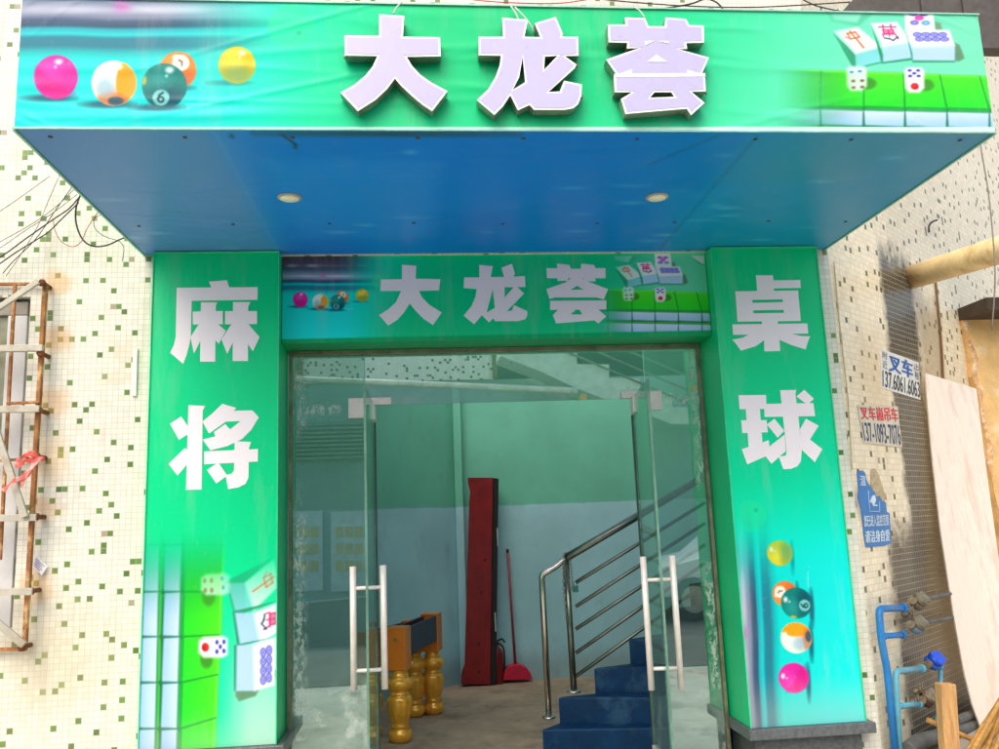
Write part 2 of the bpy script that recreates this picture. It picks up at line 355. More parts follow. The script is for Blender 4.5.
def draw_mahjong(P):
    """mahjong tiles and two dice, in units of the banner's right picture"""
    W = (244, 250, 255); B = (180, 215, 250); T = (150, 228, 205); dk = (70, 130, 95)
    def tile(top, side, base, topc=W, sidec=B, a=1):
        P.poly(base, (45, 150, 105), a); P.poly(side, sidec, a, 6); P.poly(top, topc, a, 7)
    # tiles lying at the back
    P.poly([(40, 70), (300, 70), (215, 150), (60, 120)], (70, 175, 130), .5, 10); P.poly([(55, 60), (245, 60), (205, 125), (80, 108)], (150, 235, 210), .75, 8)
    P.poly([(-120, 200), (40, 160), (70, 250), (-60, 290)], (90, 215, 170), .45, 12)
    P.poly([(640, 120), (672, 128), (685, 170), (640, 170)], (110, 140, 105), .8, 7)
    P.poly([(745, 235), (778, 250), (806, 325), (780, 340), (748, 342)], (95, 130, 95), .85, 6)
    P.poly([(470, 40), (625, 40), (642, 168), (476, 168)], W, 1, 5)
    for (cx, cy, c) in [(520, 76, (150, 90, 190)), (580, 76, (150, 90, 190)), (553, 100, (240, 60, 170)), (527, 126, (120, 110, 200)), (590, 127, (90, 160, 205))]: P.ell(cx, cy, 25, 14, c); P.ell(cx, cy, 12, 6, tuple(min(255, q + 60) for q in c), .7)
    tile([(75, 172), (212, 150), (342, 262), (196, 302)], [(196, 300), (340, 262), (340, 345), (200, 378)], [(70, 180), (196, 300), (345, 300), (342, 352), (190, 388)], (228, 250, 235), (125, 215, 215))
    tile([(285, 130), (428, 122), (508, 235), (350, 264)], [(350, 262), (506, 236), (515, 322), (352, 345)], [(285, 140), (350, 300), (515, 290), (516, 335), (345, 356)], W, (170, 215, 245))
    tile([(475, 168), (722, 166), (752, 256), (515, 264)], [(513, 262), (751, 255), (752, 338), (518, 336)], [(476, 170), (515, 300), (752, 300), (752, 348), (516, 348)], W, B)
    r = (240, 95, 60)
    P.line([(150, 185), (172, 218), (220, 206), (196, 178), (150, 188)], 9, r); P.line([(165, 172), (242, 266)], 10, r); P.line([(140, 205), (165, 215)], 7, r)
    q = (240, 40, 110)
    P.line([(326, 150), (424, 150)], 8, q); P.line([(350, 137), (354, 163)], 8, q); P.line([(394, 135), (398, 162)], 8, q)
    P.line([(350, 167), (408, 166), (412, 184), (356, 185), (350, 167)], 7, q); P.line([(353, 176), (410, 175)], 5, q); P.line([(380, 166), (388, 203)], 7, q); P.line([(354, 206), (350, 191), (420, 190), (426, 205)], 7, q)
    k = (60, 70, 90); P.line([(358, 212), (388, 216), (408, 226), (432, 206)], 8, k); P.line([(432, 204), (436, 216)], 8, k)
    for i in range(4):
        for (dx, dy) in ((0, 192), (12, 218)):
            P.ell(543 + dx + i * 47, dy, 25, 14, (90, 90, 205)); P.ell(543 + dx + i * 47, dy, 16, 8, (190, 190, 245)); P.ell(543 + dx + i * 47, dy, 7, 3.5, (90, 90, 205))
    P.poly([(840, 60), (965, 60), (968, 140), (945, 138)], (235, 255, 245), 1, 5); P.poly([(860, 95), (945, 138), (968, 142), (966, 152), (935, 146)], (80, 170, 130), .8, 4)
    # row of green-backed tiles
    X0 = [(-235, -3), (2, 240), (244, 471), (475, 706), (710, 943), (947, 1200)]
    P.poly([(-240, 392), (1200, 436), (1200, 840), (-240, 820)], (16, 110, 52), 1, 4)
    for i, (a, b) in enumerate(X0):
        ta, tb = [(-200, 3), (6, 244), (247, 462), (465, 666), (669, 888), (891, 1130)][i]
        o = i * 4
        P.poly([(a, 703 + o), (b, 707 + o), (b - 2, 722 + o), (a + 2, 718 + o)], (70, 205, 70), .8, 4)
        P.poly([(a, 724 + o), (b, 728 + o), (b - 3, 818 + o), (a + 4, 810 + o)], (210, 230, 252), 1, 6, grad=(0, 724, 0, .012, (164, 205, 246)))
        P.poly([(ta, 384 + o * 2), (tb, 388 + o * 2), (b, 592 + o), (a, 586 + o)], (84, 236, 34), 1, 7, grad=(0, 390, 0, .005, (40, 222, 44)))
        P.poly([(ta + 6, 388 + o * 2), (tb - 6, 392 + o * 2), (tb - 5, 400 + o * 2), (ta + 7, 396 + o * 2)], (150, 250, 110), .5, 5)
        P.poly([(a, 588 + o), (b, 594 + o), (b, 611 + o), (a, 605 + o)], (34, 168, 66), 1, 3)
        P.poly([(a, 608 + o), (b, 614 + o), (b - 3, 698 + o), (a + 6, 690 + o)], (214, 232, 253), 1, 6, grad=(0, 608, 0, .012, (164, 205, 247)))
        P.ell(a + 1, 700 + o, 15, 9, (30, 110, 60), .9, 5); P.ell(a, 597 + o, 9, 7, (20, 130, 56), .8, 4); P.line([(ta - 1, 386 + o * 2), (a - 1, 600 + o)], 5, (26, 150, 50), .85)
        P.line([(a - 1, 606 + o), (a + 3, 696 + o)], 5, (40, 110, 90), .9); P.line([(a - 1, 722 + o), (a + 3, 815 + o)], 5, (40, 110, 90), .9)
    for (cx, cy, w, h, c) in [(203, 438, 57, 68, (214, 250, 228)), (525, 447, 55, 70, (250, 252, 252))]:
        P.ell(cx + 62, cy + 28, 50, 34, (60, 130, 40), .8, 8)
        P.poly([(cx - w + 14, cy - h), (cx + w - 14, cy - h), (cx + w, cy - h + 22), (cx + w, cy + h - 26), (cx + w - 26, cy + h), (cx - w + 26, cy + h), (cx - w + 6, cy + h - 26), (cx - w, cy - h + 22)], c, 1, 9)
    bl = (60, 60, 180)
    for (px_, py_) in [(500, 393), (547, 393), (525, 409), (502, 424), (550, 424)]: P.ell(px_, py_, 12, 7.5, bl)
    P.ell(528, 482, 23, 20, (225, 35, 40)); P.ell(534, 490, 10, 8, (150, 20, 25), .6, 4)
    for (px_, py_) in [(175, 403), (221, 398)]: P.ell(px_, py_, 12, 7, (60, 130, 190))
    for (px_, py_) in [(185, 452), (235, 450), (187, 488), (236, 485)]: P.ell(px_, py_, 13, 9, (130, 110, 70))

def sign_sheet(name, x0, x1, z0, z1, Y, step, paint, mat, parent, gain=1.0, disp=None):
    nx = max(2, int(round((x1 - x0) / step))); nz = max(2, int(round((z1 - z0) / step)))
    X, Z = np.meshgrid(np.linspace(x0, x1, nx + 1), np.linspace(z0, z1, nz + 1)); X = X.ravel(); Z = Z.ravel()
    P = np.stack([X, np.full_like(X, Y), Z], 1); u, v = project_np(P)
    c = np.zeros((len(X), 3)); paint(Pt(u, v, c), u, v)
    c = np.minimum(lin(np.clip(c, 0, 255)) * gain, .97)
    if disp is not None: P[:, 1] += disp(X, Z)
    L = np.array(root_loc(parent)); P = P - L
    i = np.arange(nz)[:, None] * (nx + 1) + np.arange(nx)[None, :]
    q = np.stack([i, i + 1, i + nx + 2, i + nx + 1], -1).reshape(-1, 4)
    me = bpy.data.meshes.new(name); me.vertices.add(len(P)); me.vertices.foreach_set('co', P.astype(np.float32).ravel())
    me.loops.add(q.size); me.loops.foreach_set('vertex_index', q.ravel().astype(np.int32))
    me.polygons.add(len(q)); me.polygons.foreach_set('loop_start', (np.arange(len(q)) * 4).astype(np.int32))
    me.update(calc_edges=True); me.polygons.foreach_set('use_smooth', np.ones(len(q), bool))
    a = me.attributes.new('Col', 'FLOAT_COLOR', 'POINT'); a.data.foreach_set('color', np.concatenate([c, np.ones((len(c), 1))], 1).astype(np.float32).ravel())
    me.materials.append(mat); o = bpy.data.objects.new(name, me); COL.objects.link(o); o.parent = parent; return o
PRINT = printmat('printed_vinyl'); PRINT_FLAT = printmat('printed_board', .35); PRINT_SIGN = printmat('printed_sign', .35)

# ------------------------------------------------------------------ main dimensions (metres)
YW = .08                                   # tiled facade
XA, XB, XC, XD = -1.7294, -1.0332, 1.5228, 2.1836     # pillar edges
ZT = 3.098; ZS = 3.104; D = 1.5336; FL, FR, ZF = -1.7962, 2.2708, 3.6633
YG = .33                                   # glass front
ZI = .10                                   # inside floor
GREEN = (4, 220, 142)

# ------------------------------------------------------------------ ground
mb = MB(); mb.box(-60, 60, -60, 40, -.3, 0)
tag(obj('ground', mb, pm('yard_concrete', (212, 206, 194), .85, var=.2, sc=1.5, dirt=(110, 104, 92), dirt_amt=.5, bump=.15), fix=True), kind='structure')
mb = MB(); mb.box(-60, 60, -10.9, -3.3, .004, .008)  # added dark sheet over the yard, so the ground mirrors darker in the glass
tag(obj('dark_ground_sheet', mb, pm('dark_ground', (104, 104, 100), .85, var=.25, sc=1.2, dirt=(70, 68, 64), dirt_amt=.5, bump=.2)), kind='structure')
mb = MB(); mb.prism([(-3.4, .2, .004), (2.22, .2, .004), (2.22, .36, .004), (3.3, 1.27, .004), (3.3, 3.6, .004), (-3.4, 3.6, .004)], (0, 0, ZI - .004))
tag(obj('hall_floor', mb, pm('hall_concrete', (158, 136, 112), .8, var=.25, sc=2.2, dirt=(95, 82, 66), dirt_amt=.6, bump=.2)), kind='structure')

# ------------------------------------------------------------------ tiled facade
wx0, wz0, wz1 = -2.42, 1.06, 2.87          # window opening left of the pillar
mos = mosaic('cream_mosaic', (230, 226, 212), (194, 188, 168), (98, 130, 66), .046, old=.10,
             stain=[(-2.28, 2.95, .12, .1, (214, 160, 84), .6), (-2.27, 2.62, .12, .1, (212, 156, 80), .55), (-2.28, 2.27, .13, .12, (214, 160, 84), .5), (-2.28, 1.95, .13, .2, (220, 180, 110), .4), (-2.28, 1.68, .1, .1, (214, 160, 84), .45), (-2.3, 1.27, .12, .12, (214, 160, 84), .5), (-1.9, 2.55, .12, .1, (214, 196, 160), .35), (-1.95, 2.4, .16, .06, (210, 194, 160), .35), (-2.2, .9, .4, .4, (200, 185, 140), .4)], gcon=.75)
mb = MB()
mb.box(wx0, XA + .1, YW, YW + .24, 0, ZT); mb.box(-6, wx0, YW, YW + .24, 0, wz0); mb.box(-6, wx0, YW, YW + .24, wz1, ZT)
mb.box(-6, -4.2, YW, YW + .24, wz0, wz1); mb.box(XD - .1, 2.30, YW, YW + .24, 0, ZT); mb.box(-6, 2.30, YW, YW + .24, ZT, 5.3)
f = tag(obj('tiled_wall', mb, mos), 'cream mosaic tiled wall with scattered green tiles around the entrance and the grilled window', 'wall')

# angled wall to the right
ANG = radians(40); CO = Vector((2.30, YW, 0)); CD = Vector((cos(ANG), sin(ANG), 0)); CN = Vector((sin(ANG), -cos(ANG), 0)); CH = (CO, CN)
def wl(u, v, off=0.): return at(u, v, pl=(CO + CN * off, CN))
def wxz(u, v): p = at(u, v, pl=CH); return ((p - CO).dot(CD), p.z)
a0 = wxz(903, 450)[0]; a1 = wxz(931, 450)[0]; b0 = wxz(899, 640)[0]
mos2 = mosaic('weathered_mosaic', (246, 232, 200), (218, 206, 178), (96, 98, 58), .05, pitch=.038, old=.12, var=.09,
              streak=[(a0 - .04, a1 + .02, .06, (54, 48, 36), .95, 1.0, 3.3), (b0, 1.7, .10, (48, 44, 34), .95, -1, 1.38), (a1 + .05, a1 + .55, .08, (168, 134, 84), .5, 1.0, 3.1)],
              stain=[(.05, 1.55, .18, .1, (178, 172, 160), .85), (.2, 1.5, .2, .12, (186, 176, 156), .7), (.5, 2.3, .4, .5, (214, 186, 140), .4)])
mb = MB(); mb.box(0, 7.5, 0, .24, 0, 7.6)
o = tag(obj('tiled_wall', mb, mos2), 'weathered beige tiled wall turning back at an angle behind the water pipes', 'wall')
o.location = CO; o.rotation_euler = (0, 0, ANG)

# concrete kerb in the corner, plaster pier, fat pipe
mb = MB(); kz = .07
mb.prism([(2.2, -.12, 0), (4.6, -.12, 0), (4.6, 1.9, 0), tuple(CO + CD * 2.3 + CN * .003), (2.30, YW - .003, 0), (2.2, YW - .003, 0)], (0, 0, kz))
tag(obj('concrete_ledge', mb, pm('ledge_concrete', (168, 160, 146), .9, var=.2, sc=5, dirt=(90, 84, 74), bump=.3), loc=(3, .5, 0), bevel=.012), 'low grey concrete ledge along the foot of the angled wall', 'ledge')
p0 = at(964, 300, pl=CH); p0 = at(964, 300, Y=p0.y - .16); p0.y += .16; pz = 3.0
t = thing('plaster_pier', 'ochre plaster pier with crumbling brown edge at the right behind the pink board', 'wall', (p0.x + .5, p0.y, 0))
rough = []
rz = random.Random(3)
for k in range(26):
    z = kz + (pz - kz) * k / 25; rough.append((p0.x - .02 + (3.0 - z) * .035 + rz.uniform(-.02, .02), p0.y - .16, z))
mb = MB(); mb.prism(rough + [(p0.x + 2.2, p0.y - .16, pz), (p0.x + 2.2, p0.y - .16, kz)], (0, .15, 0))
obj('plaster_face', mb, pm('ochre_plaster', (224, 184, 122), .95, var=.12, sc=7, dirt=(238, 216, 174), dirt_amt=.7, bump=.2), t)
edge = []
for k, (x, y, z) in enumerate(rough): edge.append((x + .0, y - .006, z))
edge2 = [(x + max(.004, rz.uniform(-.02, .06)), y, z) for (x, y, z) in edge[::-1]]
mb = MB(); mb.prism(edge + edge2, (0, .005, 0))
obj('broken_edge', mb, pm('broken_render', (206, 160, 112), .95, var=.4, sc=20, dirt=(240, 224, 196), dirt_amt=.95, bump=.6), t)
mb = MB(); mb.box(p0.x - .05, p0.x + 2.2, p0.y - .5, p0.y + .1, pz + .003, pz + .1)
obj('lintel_slab', mb, pm('dark_slab', (70, 58, 44), .9, var=.3, bump=.3), t)
pa = wl(912, 277, .0); pb = at(1000, 250, Y=pa.y - .95); pc = pb + (pb - pa) * .8
mb = MB(); mb.tube([pa, pa + (pb - pa) * .33, pa + (pb - pa) * .66, pb, pc], .088, 24)
obj_ = obj('drain_pipe', mb, pm('aged_pipe', (234, 206, 154), .6, var=.16, sc=5, dirt=(176, 112, 54), dirt_amt=.6, bump=.15), loc=pa)
tag(obj_, 'fat yellowed drain pipe running out from the angled wall at upper right', 'pipe')

# ------------------------------------------------------------------ rain hood above, upper right
mb = MB(); h0 = at(838, 16, Y=-.15); h1 = at(862, -2, Y=-.15)
mb.prism([(h0.x, -.05, h0.z), (h0.x + .24, -.05, h0.z + .25), (h0.x + 3.2, -.05, h0.z + .25), (h0.x + 3.2, -.05, at(999, 56, Y=-.05).z - .02), (h0.x + .5, -.05, at(999, 56, Y=-.05).z)], (0, -.10, 0))
for k in range(9): mb.box(h0.x + .55 + k * .28, h0.x + .58 + k * .28, -.165, -.152, at(999, 50, Y=-.05).z, h0.z + .2)
tag(obj('rain_hood', mb, pm('dull_sheet_metal', (88, 82, 78), .7, metal=.2, var=.3, sc=3, dirt=(60, 50, 42)), loc=(h0.x + 1.5, -.1, h0.z - .7)), 'dark sheet metal rain hood on the wall above the right end of the canopy', 'rain hood')

# ------------------------------------------------------------------ canopy
can = thing('entrance_canopy', 'box canopy over the entrance with printed green banner and blue underside', 'canopy', (.24, -.7, ZS))
def wr(X, Z):
    """shallow wrinkles of stretched vinyl"""
    d = np.zeros_like(X); r = np.random.default_rng(2)
    for k in range(34):
        cx = r.uniform(FL, FR); cz = r.uniform(ZS + .03, ZF - .03); ln = r.uniform(.15, .7); wd = r.uniform(.012, .03); a = r.normal(0, .13); am = r.uniform(.001, .0034)
        x = (X - cx) * cos(a) + (Z - cz) * sin(a); z = -(X - cx) * sin(a) + (Z - cz) * cos(a)
        d -= am * np.exp(-(x / ln) ** 2 - (z / wd) ** 2)
    for k in range(22):       # folds hanging from the clamped corners
        e = FL if k % 2 else FR; cx = e + (.05 if k % 2 else -.05) * r.uniform(1, 6); cz = r.choice([ZS, ZF]); a = r.uniform(-.9, .9); am = .0011
        x = (X - cx) * cos(a) + (Z - cz) * sin(a); z = -(X - cx) * sin(a) + (Z - cz) * cos(a)
        d -= am * np.exp(-(x / .22) ** 2 - (z / .012) ** 2)
    return d
def paint_banner(P, u, v):
    xs = [10, 60, 180, 260, 330, 420, 600, 700, 780, 860, 1000]
    cs = [(0, 222, 210), (0, 226, 212), (0, 232, 205), (0, 236, 190), (8, 222, 160), (10, 205, 128), (15, 205, 130), (48, 216, 150), (85, 222, 170), (110, 225, 185), (120, 222, 180)]
    cs = np.array(cs, float); vv = u + (v - 60) * .25
    P.put(np.ones_like(u), np.stack([np.interp(vv, xs, cs[:, k]) for k in range(3)], 1))
    lo = sst(v, 95, 128)[:, None] * .25 * sst(u, 300, 420)[:, None]; P.c[:] = P.c * (1 - lo) + np.array((60, 235, 170)) * lo
    draw_table_balls(P.view(u, v, .75))
    mx, my = (u - 820) * 5.58, v * 5.58
    draw_mahjong(P.view(mx, my, 3.2, sst(u, 770, 872)))
    e = np.maximum(sst(v, 126.2, 127.6) * (u < 1100), 0); P.put(e, (210, 250, 235))
sign_sheet('printed_banner', FL, FR, ZS + .002, ZF, -D - .004, .0034, paint_banner, PRINT, can, disp=wr)
# box body behind the banner
steel = pm('zinc_frame', (150, 150, 146), .5, .6, var=.2, sc=8)
mb = MB(); mb.box(FL, FR, -D + .012, -D + .04, ZS + .012, ZF - .01); mb.box(FL, FR, -D + .045, YW - .003, ZF - .06, ZF - .02)
obj('box_body', mb, pm('dark_sheet', (70, 80, 80), .6, var=.2), can)
greenv = pm('green_vinyl', GREEN, .38, var=.06, sc=3)
for nm, x0, x1 in (('side_panel', FL, FL + .012), ('side_panel', FR - .012, FR)):
    mb = MB(); mb.box(x0, x1, -D + .002, YW - .003, ZS + .004, ZF - .003); obj(nm, mb, greenv, can)
# blue underside: printed vinyl with seams and dents, seen from below
def soffit():
    nx, ny = 340, 130
    X, Yy = np.meshgrid(np.linspace(FL + .003, FR - .003, nx + 1), np.linspace(-D + .002, YW - .004, ny + 1)); X = X.ravel(); Yy = Yy.ravel()
    P = np.stack([X, Yy, np.full_like(X, ZS - .001)], 1); u, v = project_np(P)
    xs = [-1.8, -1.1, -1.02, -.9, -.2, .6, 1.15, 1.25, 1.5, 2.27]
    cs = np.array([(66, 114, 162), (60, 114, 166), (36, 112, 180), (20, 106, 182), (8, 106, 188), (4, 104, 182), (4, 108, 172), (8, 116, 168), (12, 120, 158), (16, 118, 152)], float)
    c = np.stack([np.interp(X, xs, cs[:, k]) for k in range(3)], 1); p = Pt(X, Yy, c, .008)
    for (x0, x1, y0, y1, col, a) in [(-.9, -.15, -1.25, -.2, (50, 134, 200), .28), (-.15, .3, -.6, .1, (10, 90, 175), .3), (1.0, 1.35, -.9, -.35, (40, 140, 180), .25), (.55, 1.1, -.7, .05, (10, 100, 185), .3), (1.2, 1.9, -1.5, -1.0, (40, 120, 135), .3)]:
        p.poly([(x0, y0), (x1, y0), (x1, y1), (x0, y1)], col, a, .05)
    r = np.random.default_rng(9)
    for k in range(26): p.ell(r.uniform(FL, FR), r.uniform(-1.4, 0), r.uniform(.02, .06), r.uniform(.008, .02), (150, 190, 205), .35, .02)
    p.ell(-.35, -1.50, .5, .025, (40, 60, 50), .7, .02)
    p.line([(-.78, -1.49), (-.74, -1.4), (-.745, -1.36)], .012, (30, 35, 25), .8); p.line([(-.98, -1.49), (-.985, -1.46)], .012, (20, 40, 45), .8)
    p.line([(1.05, -1.50), (.9, -1.3), (.82, -1.2)], .006, (10, 60, 80), .7); p.line([(1.22, -1.5), (1.22, .05)], .012, (8, 80, 120), .5); p.line([(-1.04, -1.5), (-1.04, .05)], .012, (80, 130, 165), .4)
    dz = np.zeros_like(X)
    for k in range(30):
        cx = r.uniform(FL, FR); cy = r.uniform(-1.5, 0); a = r.normal(0, .5); ln = r.uniform(.1, .5); wd = r.uniform(.015, .05); am = r.uniform(-.004, .004)
        x = (X - cx) * cos(a) + (Yy - cy) * sin(a); y = -(X - cx) * sin(a) + (Yy - cy) * cos(a); dz += am * np.exp(-(x / ln) ** 2 - (y / wd) ** 2)
    for k in range(9):
        cx = r.uniform(FL, FL + .8); cy = r.uniform(-.9, -.1); x = (X - cx) * .96 + (Yy - cy) * .28; y = -(X - cx) * .28 + (Yy - cy) * .96; dz += .006 * np.exp(-(x / .25) ** 2 - (y / .025) ** 2)
    P[:, 2] += np.abs(dz) * .5; P = P - np.array(can.location)
    i = np.arange(ny)[:, None] * (nx + 1) + np.arange(nx)[None, :]; q = np.stack([i, i + nx + 1, i + nx + 2, i + 1], -1).reshape(-1, 4)
    me = bpy.data.meshes.new('soffit'); me.from_pydata(P.tolist(), [], q.tolist())
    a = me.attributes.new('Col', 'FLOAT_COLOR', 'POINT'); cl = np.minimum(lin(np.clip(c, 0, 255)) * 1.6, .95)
    a.data.foreach_set('color', np.concatenate([cl, np.ones((len(c), 1))], 1).astype(np.float32).ravel())
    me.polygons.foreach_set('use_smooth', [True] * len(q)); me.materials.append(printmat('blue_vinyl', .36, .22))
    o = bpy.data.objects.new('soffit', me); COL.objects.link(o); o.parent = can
soffit()
mb = MB()                                                     # thin metal edging round the box
for z in (ZS - .003, ZF): mb.bar((FL - .004, -D - .008, z), (FR + .004, -D - .008, z), .008, .006)
mb.bar((FL - .006, -D, ZS), (FL - .006, YW - .004, ZS), .01, .014); mb.bar((FR + .006, -D, ZS), (FR + .006, YW - .004, ZS), .01, .014)
obj('edge_trim', mb, pm('edge_metal', (150, 205, 184), .5, .2, var=.2), can)
for (x, y) in ((-.851, -.814), (.970, -.806)):
    mb = MB(); mb.lathe([(.030, -.004), (.046, -.006), (.055, -.003), (.057, .0), (.057, .004)], (x, y, ZS - .004), 36)
    d = obj('downlight', mb, pm('lamp_rim', (176, 172, 156), .4, var=.05), can)
    mb = MB(); mb.lathe([(.0005, -.0045), (.044, -.0045), (.044, -.001)], (x, y, ZS - .007), 32)
    obj('lamp_lens', mb, pm('lamp_lens', (255, 246, 214), .35, var=.08, sc=30), d)

r_ = random.Random(8); scr = None
for i in range(18):
    x = FL + .12 + (i % 9) * (FR - FL - .24) / 8 + r_.uniform(-.03, .03); y = (-D + .07) if i < 9 else (-.42 + r_.uniform(-.03, .03))
    if scr is None:
        mb = MB(); mb.lathe([(.009, 0), (.009, -.0025), (.004, -.004)], (0, 0, 0), 12); scr = obj('fixing_screw', mb, pm('screw_rust', (96, 84, 72), .6, .4, var=.3), can); mesh0 = scr.data; o = scr
    else: o = scr.copy(); COL.objects.link(o); o.parent = can
    o.location = Vector((x, y, ZS - .002))
for me_v in mesh0.vertices: me_v.co += can.location
for o in [c for c in can.children if c.name.startswith('fixing_screw')]: o.location -= can.location

# built-up letters on the banner (outlines traced on the letter faces)
YL = -D - .062
def tr(pts, ox, oy, s): return [(ox + x / s, oy + y / s) for x, y in pts]
def smooth_px(pts): return pts
DA = [(182, 52), (275, 58), (270, 135), (407, 137), (410, 208), (284, 210), (303, 242), (332, 274), (372, 303), (435, 337), (378, 411), (340, 386), (300, 352), (264, 318), (240, 290), (212, 328), (170, 368), (103, 411), (38, 342), (90, 313), (130, 280), (158, 245), (175, 207), (55, 205), (53, 130), (182, 132)]
LONG = [(637, 65), (732, 72), (720, 135), (778, 137), (757, 85), (835, 62), (862, 125), (858, 135), (918, 135), (920, 206), (868, 207), (912, 238), (905, 252), (808, 340), (850, 338), (866, 298), (932, 312), (930, 355), (918, 385), (900, 400), (870, 406), (755, 406), (738, 388), (695, 408), (667, 352), (640, 393), (608, 425), (543, 370), (585, 330), (612, 285), (628, 240), (632, 206), (550, 204), (550, 135), (640, 135)]
LONG_H = [[(713, 210), (722, 304), (676, 332), (700, 285)], [(795, 209), (842, 206), (792, 258)]]
HUI = [(160, 140), (262, 140), (258, 100), (375, 103), (395, 150), (488, 150), (492, 100), (612, 108), (628, 143), (713, 147), (715, 245), (612, 248), (618, 281), (566, 282), (743, 331), (697, 437), (720, 438), (725, 526), (642, 528), (718, 592), (640, 663), (615, 626), (262, 656), (235, 570), (300, 531), (200, 531), (195, 437), (213, 432), (150, 343), (270, 300), (345, 276), (270, 279), (272, 246), (165, 243)]
HUI_H = [[(430, 531), (525, 531), (543, 557), (403, 562)]]
HUI_W = [[(197, 424), (722, 420), (722, 440), (197, 443)], [(222, 426), (300, 398), (300, 424)], [(618, 402), (690, 422), (618, 424)], [(440, 314), (506, 356), (384, 356)], [(374, 236), (428, 233), (374, 262)], [(446, 235), (512, 236), (512, 250)]]
white_trim = pm('letter_trim', (250, 250, 244), .35, var=.03, spec=.4); ret = pm('letter_return', (150, 158, 140), .3, .55, var=.25, sc=20, dirt=(96, 104, 70), dirt_amt=.6)
lav = pm('lavender_acrylic', (192, 184, 218), .28, var=.03, sc=4)
def letter(outer, holes, label, extra=()):
    pts = [at(u, v, Y=YL) for u, v in outer]; hs = [[at(u, v, Y=YL) for u, v in h] for h in holes]
    mb = MB(); off = Vector((0, .05, 0))
    for l in [pts] + hs:                                       # returns
        n = len(l); mb.add(l + [p + off for p in l], [(i, (i + 1) % n, (i + 1) % n + n, i + n) for i in range(n)], 1)
    mb.poly(pts, hs, 0); mb.poly([p + off for p in pts], [[p + off for p in h] for h in hs], 1)
    L = obj('built_up_letter', mb, [white_trim, ret], can); L['label'] = label
    def inset(l, d):                                           # outline moved inwards by d (mitred)
        n = len(l); c = [(p.x, p.z) for p in l]; A = sum(c[i][0] * c[(i + 1) % n][1] - c[(i + 1) % n][0] * c[i][1] for i in range(n)); sg = d if A > 0 else -d; out = []
        for i in range(n):
            e0 = Vector(c[i]) - Vector(c[i - 1]); e1 = Vector(c[(i + 1) % n]) - Vector(c[i]); e0.normalize(); e1.normalize()
            n0 = Vector((-e0.y, e0.x)); n1 = Vector((-e1.y, e1.x)); m = n0 + n1; m.normalize(); k = min(1.6, 1 / max(.3, m.dot(n0)))
            q = Vector(c[i]) + m * (k * sg); out.append(Vector((q.x, YL - .0012, q.y)))
        return out
    mb = MB(); mb.poly(inset(pts, .0085), [inset(h, -.0085) for h in hs]); obj('letter_face', mb, lav, L, fix=False)
    if extra:
        mb = MB()
        for i, e in enumerate(extra): mb.poly([at(u, v, Y=YL - .0022 - i * .0002) for u, v in e])
        obj('white_gap', mb, white_trim, L)
    for (u, v) in [outer[len(outer) // 2], outer[len(outer) // 3], outer[-3]]:
        p = at(u, v, Y=YL + .035); mb = MB(); mb.tube([p + Vector((0, 0, .004)), p + Vector((.0, 0, -.014))], .005, 8); obj('fixing_clip', mb, pm('clip_steel', (170, 150, 120), .4, .7), L)
letter(tr(DA, 330, 0, 3.7), [], 'white and lavender built-up letter 大')
letter(tr(LONG, 330, 0, 3.7), [tr(h, 330, 0, 3.7) for h in LONG_H], 'white and lavender built-up letter 龙')
letter(tr(HUI, 580, 0, 5.7625), [tr(h, 580, 0, 5.7625) for h in HUI_H], 'white and lavender built-up letter 荟', [tr(e, 580, 0, 5.7625) for e in HUI_W])
for pts in ([(393, 14), (397, 7), (402, 2)], [(521, 27), (517, 16), (511, 6)], [(535, 33), (527, 20), (515, 7)], [(645, 18), (640, 11), (634, 7)]):
    mb = MB(); mb.tube(spline([at(u, v, Y=YL + .03) for u, v in pts], 4), .0035, 6); obj('supply_wire', mb, pm('white_wire', (220, 220, 205), .5), can)

# ------------------------------------------------------------------ pillars
charm = pm('printed_white', (255, 246, 247), .45, var=.02)
def strokes(name, polys, ox, oy, s, Y, parent, label, holes=None):
    mb = MB()
    for i, p in enumerate(polys):
        h = [[at(u, v, Y=Y - i * .0002) for u, v in tr(q, ox, oy, s)] for q in (holes or {}).get(i, [])]
        mb.poly([at(u, v, Y=Y - i * .0002) for u, v in tr(p, ox, oy, s)], h)
    o = obj(name, mb, charm, parent, fix=False); o['label'] = label; return o
def paint_left(P, u, v):
    g0 = np.array(GREEN, float); w = sst(v, 520, 690)[:, None]; r = sst(u, 205, 255)[:, None] * sst(v, 560, 730)[:, None]
    c = g0 + (np.array((0, 232, 160)) - g0) * w; c = c + (np.array((165, 235, 205)) - c) * r; P.put(np.ones_like(u), c)
    t_ = 213.6 - u - (v - 600) * .006; y_m = 440 + np.where(t_ > 0, t_ / .19, t_ / .225); x_m = 203 + (v - 584) / .195
    draw_mahjong(P.view(x_m, y_m, 3.4, sst(v, 525, 630)))
def paint_right(P, u, v):
    stops = [240, 330, 470, 560, 700]; cs = np.array([GREEN, GREEN, (0, 226, 165), (0, 240, 215), (0, 246, 240)], float)
    vv = v + (u - 800) * .3; P.put(np.ones_like(u), np.stack([np.interp(vv, stops, cs[:, k]) for k in range(3)], 1))
    yb = (u - 792 - (v - 640) * .045) / .69 + 77; xb = (678 - v) / .69 + 56
    Q = P.view(xb, yb, 1.0); w = sst(v, 480, 560); Q.fade = None
    c0 = P.c.copy(); draw_table_balls(Q); keep = np.minimum(1, sst(v, 470, 575) + (np.hypot(u - 757, v - 512) < 17) * sst(v, 480, 500))
    # cushion only near the left edge, balls everywhere
    P.c[:] = c0 * (1 - keep[:, None]) + P.c * keep[:, None]
granite = pm('dark_granite', (74, 78, 80), .4, var=.35, sc=40, dirt=(120, 122, 120), dirt_amt=.3, bump=.1)
